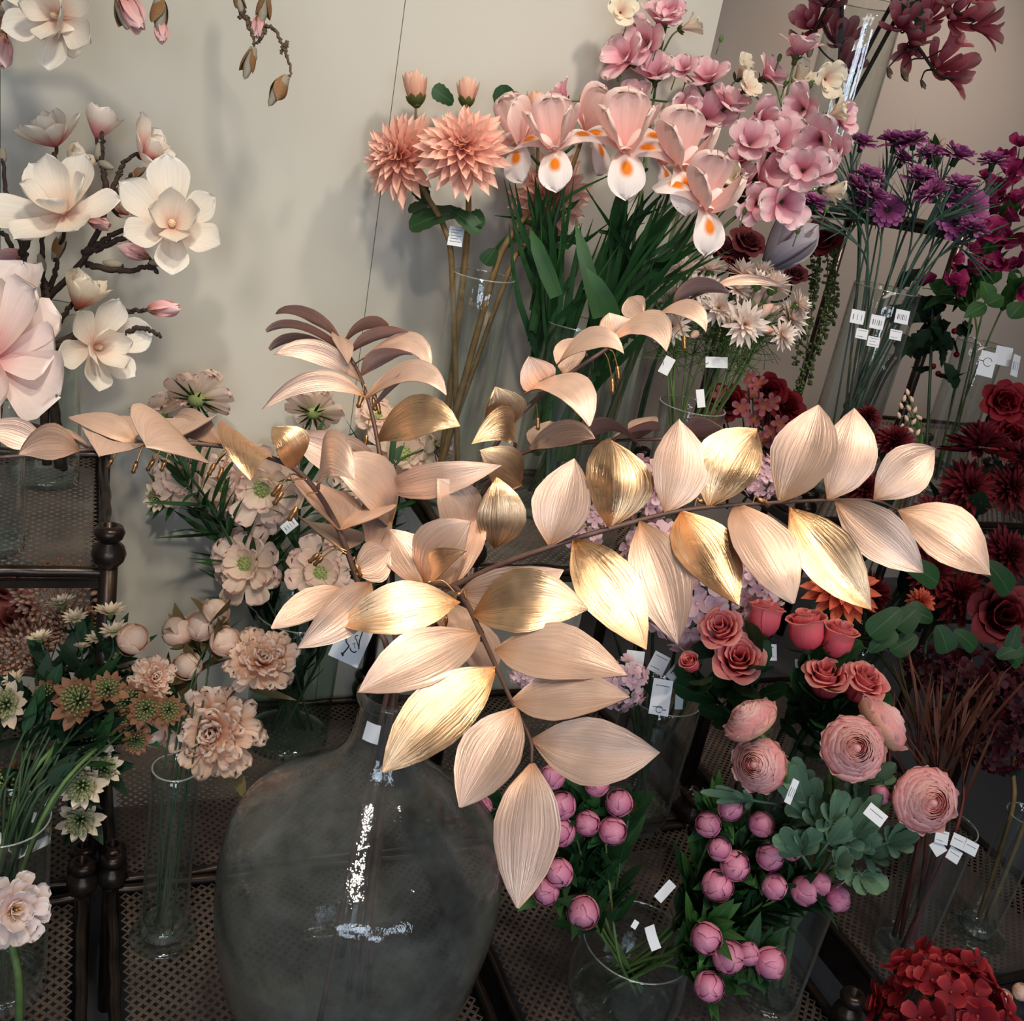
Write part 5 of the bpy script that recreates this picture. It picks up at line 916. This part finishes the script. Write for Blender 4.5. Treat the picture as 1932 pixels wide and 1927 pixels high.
# ranunculus
ng2 = 'peach pink ranunculus with sage leaves'
for ph, px, py, s, f in (('seen from the side at the upper left', 1415, 1356, 112, (-.55, .8, .15)), ('left, tilted below the side on one', 1432, 1442, 112, (-.55, .15, .8)), ('centre, full spiral facing the viewer', 1609, 1412, 126, (-.05, .25, 1)), ('back view leaning right behind the centre one', 1668, 1364, 124, (.78, .6, .12)), ('lowest on the right over the red stalk vase', 1746, 1510, 130, (.1, .1, 1))):
    t, p = stalk('ranunculus', 'peach pink ranunculus, ' + ph, 'flower', ng2, [('ran', px, py, 1.47 if px == 1668 else 1.42, s, f)], 'ran', .0058, 'stemgreen', rim=None)
stalk('ranunculus', 'closed green ranunculus bud just left of the lowest bloom', 'flower', ng2, [('pbud2', 1662, 1500, 1.45, 40, (.4, .6, .5))], 'ran', .003, 'stemgreen')
rl = [(1545, 1600, 1500, 1440, 90), (1560, 1590, 1575, 1490, 84), (1570, 1600, 1640, 1560, 84), (1540, 1620, 1600, 1540, 80), (1555, 1640, 1665, 1500, 70), (1530, 1640, 1480, 1560, 80), (1560, 1590, 1530, 1500, 80), (1600, 1630, 1650, 1560, 60), (1640, 1600, 1735, 1575, 62), (1600, 1620, 1682, 1600, 74), (1608, 1630, 1655, 1690, 88), (1560, 1640, 1610, 1620, 60), (1500, 1620, 1530, 1560, 70), (1480, 1520, 1320, 1495, 36), (1590, 1540, 1665, 1470, 80), (1480, 1560, 1525, 1545, 60), (1600, 1500, 1690, 1440, 60), (1560, 1520, 1470, 1440, 70)]
m0 = [o for o in COL.objects if o.get('label', '') == 'peach pink ranunculus, centre, full spiral facing the viewer'][0]
for x0, y0, x1, y1, wpx in rl:
    d = 1.44 + RNG.normal(0, .02); m = M(); a_, b_ = P(x0, y0, d + .05), P(x1, y1, d)
    n_ = cv(RNG.normal(0, .3), .5, .8)
    sd = nrm(np.cross(n_, b_ - a_)); ln = b_ - a_; mid = a_ + ln * .4; ww = wpx * d / FPX
    leaf(m, mid - ln * .05, b_, ww * .5, n_, .05, 'round', .08, .1, .012, 10, 6, 0, .05)
    for s in (-1, 1):
        leaf(m, mid, mid + ln * .42 + sd * s * ww * .42, ww * .44, n_, .05, 'round', .08, .1, .012, 10, 6, 0, .06); leaf(m, mid - ln * .02, mid + ln * .08 + sd * s * ww * .5, ww * .34, n_, .05, 'round', .08, .1, .012, 8, 6, 0, .06)
    m.tube([a_, mid], .0022, 5); m.obj('leaf', MT['ranleaf'], m0)
tagcard(m0, 1494, 1494, 1.38, .012, .034, -.5, False, 0, 3, (.5, 0, 1)); tagcard(m0, 1652, 1538, 1.4, .028, .020, -.75, False, 1, n=(0, .5, 1))
# peony buds
pg2 = 'mauve pink peony buds fanning from the short wide vase'
PB = [('tucked between the two lowest gold leaves, top', 1042, 1466, 58, (-.4, .6, .6)), ('under the right gold leaf, top centre', 1126, 1480, 56, (0, .7, .6)), ('upper left, against the long gold leaf', 1060, 1520, 64, (-.4, .5, .7)), ('second down along the long gold leaf', 1058, 1570, 66, (-.4, .4, .7)), ('left one of the close trio at the top', 1108, 1554, 58, (-.1, .3, .9)), ('lowest one of the close trio at the top', 1156, 1568, 64, (.1, .3, .9)), ('top one of the trio with a green sepal', 1168, 1515, 62, (-.3, .5, .8)), ('left, level with the leaf tip', 1054, 1648, 66, (-.4, .2, .9)), ('leftmost, beside the long leaf tip', 1030, 1682, 62, (-.5, .1, .8)), ('lowest of the left group, round and closed', 1100, 1722, 74, (-.1, .0, 1)), ('peeping out behind the demijohn shoulder', 910, 1522, 46, (-.6, .4, .6)), ('peeping lower behind the demijohn shoulder', 935, 1560, 40, (-.6, .3, .6)),
      ('top centre of the right group', 1378, 1525, 58, (.1, .4, .9)), ('top left of the right group', 1336, 1556, 58, (-.3, .4, .9)), ('upright one below the tilted ranunculus', 1437, 1555, 58, (.3, .7, .5)), ('half hidden behind its neighbour, left', 1358, 1602, 54, (-.1, .7, .5)), ('round one in the middle of the right group', 1387, 1634, 68, (.1, .3, .9)), ('right of the round middle one', 1453, 1616, 64, (.1, .3, .9)), ('with dark sepals, under the sage leaves', 1496, 1602, 54, (.5, -.2, .7)), ('larger, left edge of the right group', 1354, 1671, 72, (-.2, .2, .9)), ('lower middle, facing right', 1461, 1673, 60, (.4, .1, .8)), ('facing right near the vase stems', 1519, 1681, 66, (.4, .3, .8)), ('paler, hidden behind the one near the stems', 1548, 1668, 52, (.6, .4, .4)), ('far right with a green sepal cup', 1582, 1697, 58, (.9, -.1, .4)),
      ('top left of the lowest cluster', 1333, 1771, 70, (-.2, .1, 1)), ('largest in the lowest cluster', 1375, 1806, 76, (.0, .2, 1)), ('squeezed behind the lowest cluster', 1412, 1800, 52, (.1, .6, .6)), ('right end of the lowest cluster', 1453, 1818, 72, (.3, .2, .9)), ('lowest bud of all', 1338, 1862, 68, (-.2, .2, .9))]
for i, (ph, px, py, s, f) in enumerate(PB):
    d = 1.5 - .06 * (py > 1740) + (.1 if px < 960 else 0)
    t, p = stalk('peony_bud', 'mauve pink peony bud, ' + ph, 'flower', pg2, [('pbud' if i % 3 else 'pbud2', px, py, d, s * .9, f)], 'pbu', .0022, 'stemgreen')
    leaves_on(t, p, 22, .07, .021, 'lan', 'dkleaf' if i % 4 else 'leafgreen', .40, .88, .95, .06)
tagcard(t, 1232, 1770, 1.5, .016, .034, .3, n=(.3, .3, 1), bend=.3); tagcard(t, 1255, 1682, 1.52, .014, .034, -.8, n=(0, .5, 1)); tagcard(t, 1198, 1745, 1.5, .008, .012, -.6, n=(0, .5, 1))
# scabiosa
sg = 'blush scabiosas in the dark vase against the wall'
for ph, px, py, s, f, k, d in (('full bloom facing the viewer, lower left', 467, 1066, 142, (-.1, .2, 1), 'scab', 1.96), ('lower right beside the gold stem', 604, 1082, 132, (.15, .1, 1), 'scab', 1.94), ('cream, large, drooping under the gold branch', 498, 918, 165, (.0, -.35, 1), 'scab', 1.95), ('left under the gold branch', 352, 895, 130, (-.25, -.1, 1), 'scab', 1.97), ('between the left and the cream one', 420, 915, 112, (.1, -.2, 1), 'scab', 1.98), ('turned away at the top, dark green back showing', 372, 752, 116, (.15, .75, -.6), 'scab', 1.98), ('top left, edge on above the gold branch', 300, 785, 104, (-.3, .9, .1), 'scab', 1.98), ('back view under the arching gold leaf', 592, 778, 100, (.1, .8, -.5), 'scab', 2.0), ('right, behind the upright gold stem', 760, 860, 140, (.3, .1, 1), 'scab', 2.0), ('turned away near the dahlia vase base', 818, 838, 92, (.6, .4, -.5), 'scab', 2.0), ('behind the pale gold leaf, upper right', 712, 790, 84, (.2, .5, .6), 'scab', 2.02), ('mostly hidden between two gold leaves', 680, 910, 90, (.2, .2, 1), 'scab', 2.0)):
    t, p = stalk('scabiosa', 'blush scabiosa, ' + ph, 'flower', sg, [(k, px, py, d, s, f)], 'sca', .0028, 'stemdark')
    leaves_on(t, p, 20, .125, .015, 'lan', 'dkleaf', .30, .76, 1.2, .06, .1); leaves_on(t, p, 10, .085, .018, 'lan', 'dkgreen', .05, .32, .45, .04)
t, p = stalk('scabiosa', 'green seed head of a scabiosa without petals at the far left', 'flower', sg, [('astr', 302, 938, 1.95, 62, (-.2, .1, 1))], 'sca', .0024, 'stemdark'); leaves_on(t, p, 8, .07, .012, 'lan', 'leafgreen', .6, .98, 1.0)
tagcard(t, 546, 992, 1.92, .030, .020, .7, False, 0, 4, (0, .2, 1)); tagcard(t, 362, 934, 1.94, .02, .042, -.5, n=(.3, 0, 1))
# peach peonies
eg = 'peach peonies in the slim footed vase'
for ph, px, py, s, f, k in (('full round bloom above the empty glass', 405, 1380, 172, (.1, .1, 1), 'peach'), ('full bloom at the upper right of its vase', 492, 1254, 138, (.35, .45, .75), 'peach'), ('closed bud, centre of the upper trio', 380, 1180, 64, (0, .5, .8), 'peachbud'), ('closed bud, topmost of the upper trio', 406, 1154, 58, (.3, .9, .3), 'peachbud'), ('closed bud, single and lower left', 353, 1256, 60, (-.2, .3, .9), 'peachbud'), ('half open bud, left of the upper trio', 335, 1190, 66, (-.5, .7, .4), 'peachbud'), ('half open bud, right under the trio', 425, 1210, 62, (.5, .4, .5), 'peachbud')):
    t, p = stalk('peony', 'peach peony, ' + ph, 'flower', eg, [(k, px, py, 1.56, s, f)], 'ped', .0016, 'stemdark')
    leaves_on(t, p, 4, .085, .03, 'lan', 'olive', .66, .96, .6, .06)
bigleaf(t, [(335, 1400, 318, 1230, 1.6, 46, (-.3, .2, 1)), (360, 1330, 345, 1235, 1.58, 40), (440, 1440, 462, 1510, 1.58, 26, (.2, .3, 1)), (470, 1300, 560, 1322, 1.58, 16)], 'olive', 'lan')
for ph, px, py, s, f, k in (('bud beside the left table leg', 252, 1205, 64, (.6, .5, .5), 'peachbud'), ('loose bloom pressed among russet astrantias', 290, 1280, 84, (.5, .3, .8), 'peach'), ('low petals under the russet astrantias', 285, 1382, 66, (.3, -.5, .7), 'peachbud')):
    stalk('peony', 'pale peach peony, ' + ph, 'flower', 'pale peach peonies among the astrantias', [(k, px, py, 1.5, s, f)], 'ast', .003, 'stemgreen')
# sedum and astrantia
for ph, px, py, s in (('upper right, largest dome', 108, 1132, 170), ('lower left dome', 60, 1235, 160), ('right dome behind the cream stars', 152, 1195, 110), ('left edge, low', 5, 1250, 90)):
    stalk('sedum', 'dusky pink beaded sedum head, ' + ph, 'flower', 'sedum heads under the tall left table', [('sedum', px, py, 1.62, s, (RNG.normal(0, .2), .8, .6))], 'sed', .004, 'stemdark')
ag = 'astrantias in the left edge cylinder'
for k, ph, px, py, s, f in (('daisy', 'cream star, upper left of the sedum', 117, 1142, 62, (-.1, .9, .4)), ('daisy', 'cream star right below the uppermost', 142, 1168, 52, (.1, .8, .5)), ('daisy', 'cream star highest at the table leg', 208, 1158, 68, (.1, .9, .3)), ('daisy', 'cream star below the highest one', 216, 1192, 58, (.1, .7, .5)), ('daisy', 'cream star over the lower sedum dome', 76, 1206, 54, (-.1, .9, .3)), ('daisy', 'small closed cream star in the middle', 155, 1222, 36, (.1, 1, .1)), ('daisy', 'cream star beside the peach bud', 228, 1246, 64, (.3, .3, .8)), ('daisy', 'half open cream star left of the russet ones', 112, 1276, 46, (.0, .8, .4)), ('daisy', 'pale star at the left, low', 28, 1284, 48, (-.2, .6, .5)), ('daisy', 'pale star between sedum domes', 184, 1206, 48, (0, .8, .5)),
                        ('astrred', 'russet with green heart facing the viewer', 150, 1322, 84, (.1, .3, 1)), ('astr', 'cut by the left edge, upper', 14, 1330, 78, (-.1, .3, 1)), ('astrred', 'russet at the top of the right cluster', 204, 1302, 62, (.1, .5, .8)), ('astrred', 'russet next to the loose peach bloom', 240, 1322, 66, (.3, .3, .9)), ('astrred', 'russet under the loose peach bloom', 276, 1338, 64, (.3, .1, .9)), ('astrred', 'furthest right touching the peach peony', 318, 1340, 56, (.4, .1, .9)), ('astrred', 'small russet left of the facing one', 92, 1310, 54, (-.2, .4, .8)), ('astrred', 'russet, low behind the stems', 256, 1396, 48, (.4, -.2, .8)), ('astr', 'green and cream, upper of the low cluster', 172, 1400, 76, (.2, .3, .9)), ('astr', 'green and cream, left in the low cluster', 126, 1448, 74, (-.1, .3, 1)), ('astr', 'green and cream, bottom of the low cluster', 156, 1482, 76, (.1, .0, 1)), ('astr', 'lowest, alone under the low cluster', 152, 1546, 72, (.2, -.1, 1)), ('astr', 'behind the low cluster on the right', 196, 1450, 58, (.4, .2, .8)), ('astrred', 'russet, big, cut by the left edge, lower', 18, 1484, 88, (-.2, .2, 1)), ('astrred', 'beside the lower left edge one', 88, 1470, 54, (.1, .2, .9)), ('astrred', 'russet mid right, tilted', 228, 1352, 56, (.2, .2, .9))):
    t, p = stalk('astrantia', ('astrantia, ' if k != 'daisy' else 'daisy like astrantia, ') + ph, 'flower', ag, [(k, px, py, 1.46 + RNG.normal(0, .02) + (.05 if k == 'daisy' else 0), s * (1.0 if k == 'daisy' else 1.25), f)], 'ast', .0018, 'stemdark')
    leaves_on(t, p, 12, .06, .022, 'lan', 'dkgreen' if py % 4 else 'dkleaf', .38, .86, 1.0, .05)
tagcard(VO['ast'], 60, 1600, 1.42, .05, .012, .45, n=(0, .3, 1), bend=1.2); tagcard(VO['ast'], 10, 1590, 1.42, .045, .012, -.6, n=(0, .3, 1), bend=1.0); tagcard(VO['ast'], 97, 1512, 1.42, .012, .018, -.4, n=(0, .3, 1)); tagcard(VO['ast'], 60, 1542, 1.42, .012, .014, -.2, n=(0, .3, 1))
for ph, px, py, s in (('upper one at the left edge', 18, 1112, 76), ('lower one behind the sedum', 34, 1165, 90)): stalk('coral_rose', 'dim coral rose under the tall left table, ' + ph, 'flower', 'dim coral roses under the table', [('dimrose', px, py, 1.72, s, (.1, .4, .9))], 'sed', .003, 'stemdark')
stalk('lily', 'pale pink lily with yellow stamens at the lower left edge', 'flower', None, [('lily', 22, 1716, 1.28, 138, (.75, .15, .75))], 'ast', .005, 'stemgreen', rim=P(36, 1860, 1.3), base=P(34, 1990, 1.36))
t, p = stalk('blush_rose', 'huge blush pink rose cut by the left edge', 'flower', None, [('bigpeony', -10, 680, 1.30, 310, (-.35, .3, .9))], 'big', .005, 'stemdark')
# dark corner
cg2 = 'burgundy chrysanthemums in the dark right corner'
for ph, px, py, s, f in (('small, above the gold leaf pair', 1638, 786, 62, (.2, .6, .6)), ('beside the pale buds, behind the gold leaf tip', 1690, 835, 96, (.1, .6, .7)), ('seen from the side under the tagged vase', 1848, 842, 150, (.1, .95, .1)), ('large, facing, below the side on one', 1828, 920, 122, (.0, .3, 1)), ('above the last gold leaf on the right', 1765, 985, 130, (-.1, .5, .8)), ('right edge, middle', 1905, 920, 110, (.3, .3, .9)), ('right edge, lower', 1900, 1048, 124, (.2, .3, .9)), ('seen from the side behind the gold leaf tip', 1645, 1122, 110, (.9, .2, .2)), ('deep in shadow left of the dark rose', 1805, 1125, 130, (0, .3, 1)), ('between two gold leaves near the stem end', 1632, 925, 90, (0, .4, .8)), ('above right, against the crimson roses', 1925, 862, 84, (.3, .5, .8)), ('in the dark under the last gold leaf', 1760, 1080, 110, (0, .3, 1))):
    t, p = stalk('chrysanthemum', 'burgundy chrysanthemum, ' + ph, 'flower', cg2, [('mum', px, py, 2.05, s, f)], 'chr', .004, 'stemdark')
    leaves_on(t, p, 5, .10, .05, 'lan', 'dkgreen', .5, .95, .9, .06, 0, .1)
t, _ = stalk('pale_sprig', 'pale yellow budded sprig standing among burgundy chrysanthemums', 'flower', None, [('nig_bud', 1706 + dx, 740 + dy, 2.1, 15, (RNG.normal(0, .5), .8, .3)) for dx, dy in ((6, 0), (0, 12), (14, 14), (-6, 26), (8, 30), (20, 34), (-10, 44), (4, 50), (18, 56), (28, 48), (-4, 66), (12, 72), (26, 76))], 'chr', .0018, 'feather')
stalk('dark_rose', 'large rust red open rose in the dark right corner', 'flower', None, [('dkroseb', 1888, 1164, 1.95, 120, (-.1, .2, 1))], 'chr', .005, 'stemdark')
for ph, px, py, s, k in (('upper one at the right edge', 1893, 760, 76, 'redrose'), ('behind the tagged vase', 1905, 825, 84, 'redrose'), ('right edge under the tags', 1928, 770, 80, 'redrose')): stalk('crimson_rose', 'bright crimson rose, ' + ph, 'flower', 'bright crimson roses at the right edge', [(k, px, py, 2.5, s, (-.2, .2, 1))], 'swp', .004, 'stemdark', rim=PY(px, 930, 2.1), base=PY(px, 1040, 2.1))
stalk('coral_dahlia', 'glowing coral orange dahlia behind the gold leaves on the right', 'flower', None, [('coral', 1590, 1110, 1.9, 150, (.0, .5, .8))], 'chr', .004, 'stemdark')
stalk('coral_dahlia', 'small coral orange bloom peeping between dark leaves', 'flower', None, [('coral', 1738, 1135, 1.98, 60, (.1, .3, .9))], 'chr', .003, 'stemdark')
bg = 'dark burgundy hydrangeas in the right corner'
for ph, px, py, s in (('left, above the brown grass', 1755, 1265, 100), ('centre, largest', 1838, 1290, 150), ('right edge', 1915, 1310, 130), ('low right', 1885, 1400, 130), ('low left beside the brown grass', 1800, 1372, 110)): stalk('burgundy_hydrangea', 'dark burgundy hydrangea, ' + ph, 'flower', bg, [('burg', px, py, 1.85, s, (0, .4, .9))], 'chr', .004, 'stemdark')
t = thing('dark_foliage', PY(1750, 1250, 1.55), 'dark green rounded foliage between the dark rose and coral roses', 'plant')
bigleaf(t, [(1770, 1180, 1788, 1232, 1.8, 54, (0, .3, 1)), (1800, 1190, 1840, 1225, 1.84, 44, (.2, .3, 1)), (1730, 1150, 1690, 1185, 1.82, 60), (1700, 1150, 1640, 1200, 1.8, 56), (1760, 1170, 1710, 1150, 1.83, 50), (1900, 1230, 1925, 1255, 1.82, 40), (1880, 1240, 1930, 1220, 1.8, 40), (1860, 1060, 1905, 1120, 1.9, 60), (1700, 1060, 1770, 1100, 1.92, 60), (1730, 1200, 1680, 1230, 1.83, 50), (1640, 1230, 1690, 1190, 1.8, 40), (1920, 1180, 1905, 1225, 1.8, 34)], 'dkleaf', 'round')
m = M().tube(spl([P(1770, 1180, 1.82), P(1745, 1230, 1.83), P(1770, 1330, 1.84), P(1790, 1420, 1.85)], 14), .003, 5).obj('stem', MT['stemdark'], t)
t = thing('holly_foliage', PY(1750, 700, 2.0), 'dark holly like foliage with tiny red berries behind the carnation vase', 'plant'); m = M(); b2 = M()
for i in range(46):
    q = P(RNG.normal(1760, 34), RNG.normal(620, 46), 2.55 + RNG.normal(0, .04)); e = q + nrm(RNG.normal(0, 1, 3)) * RNG.uniform(.05, .09); leaf(m, q, e, .04, nrm(-FWD + RNG.normal(0, .6, 3)), .08, 'lan', .2, nl=7, ns=2, saw=.18)
    if i % 5 == 0: b2.ball(q, .008, 6, 4)
m.obj('leaves', MT['dkgreen'], t); b2.obj('berries', MT['red'], t); M().tube(spl([P(1760, 560, 2.55), P(1755, 700, 2.55), P(1748, 850, 2.5)], 10), .004, 5).obj('stem', MT['stemdark'], t)
# red brown stalks
qg = 'red brown grass stalks in the front right vase'
for i, lb in enumerate(('leaning furthest left', 'second from the left', 'tall in the middle', 'leaning right of the middle', 'furthest right, bent', 'short and stiff at the front')):
    x = 1690 + 34 * i; rim, base = invto('rst', P(x, 1400, 1.75)); t = thing('grass_stalk', base, 'red brown grass stalk ' + lb, 'grass', qg); top = P(x + RNG.normal(0, 12), 1370 + RNG.normal(0, 30), 1.78)
    q = spl([base, rim, (rim + top) / 2 + RNG.normal(0, .02, 3), top], 20); M().tube(q, (.0045, .003, .0012), 6).obj('stem', MT['redgrass'], t); leaves_on(t, q, 12, .17, .006, 'blade', 'leafrust', .4, .95, .35, .06)
for px, py, r, l in ((1777, 1580, -.3, 2), (1808, 1588, -.45, 1), (1832, 1600, -.5, 1), (1770, 1600, .5, 0), (1800, 1614, -.6, 1)): tagcard(VO['rst'], px, py, 1.72, .022, .022, r, False, l, n=(0, .3, 1))
for i, lb in enumerate(('left', 'right')):
    x = 1885 + 40 * i; rim, base = invto('rfo', P(x, 1480, 1.8)); t = thing('olive_stem', base, 'thick olive green stem in the footed vase, ' + lb, 'stem', 'olive stems in the right footed vase'); top = P(x + 30, 1380, 1.86); q = spl([base, rim, (rim + top) / 2, top], 16); M().tube(q, .0045, 7).obj('stem', MT['stemwood'], t); leaves_on(t, q, 4, .05, .02, 'lan', 'dkgreen', .6, .95, .7)
for i, (x, y) in enumerate(((1740, 700), (1775, 690), (1800, 700))):
    rim, base = invto('smv', P(x, y, 2.6)); t = thing('brown_twig', base, 'brown twig in the small far vase, ' + ('left', 'middle', 'right')[i], 'twig', 'brown twigs in the small far vase'); M().tube(spl([base, rim, P(x, y - 60, 2.6)], 14), .004, 6).obj('stem', MT['twig'], t)
# front right: red hydrangea and pale petals
stalk('red_hydrangea', 'bright red hydrangea head at the bottom right edge', 'flower', None, [('redhyd', 1775, 1925, 1.36, 265, (.0, .55, .85))], 'rst', .005, 'stemdark', rim=P(1790, 2060, 1.4), base=P(1790, 2250, 1.5))
stalk('pink_blossom', 'pale pink petals peeping out at the bottom right edge', 'flower', None, [('peachbud', 1893, 1884, 1.42, 36, (0, .4, .9)), ('peachbud', 1926, 1872, 1.44, 34, (.3, .4, .9))], 'rst', .002, 'stemdark', rim=P(1910, 1960, 1.44), base=P(1910, 2150, 1.5))
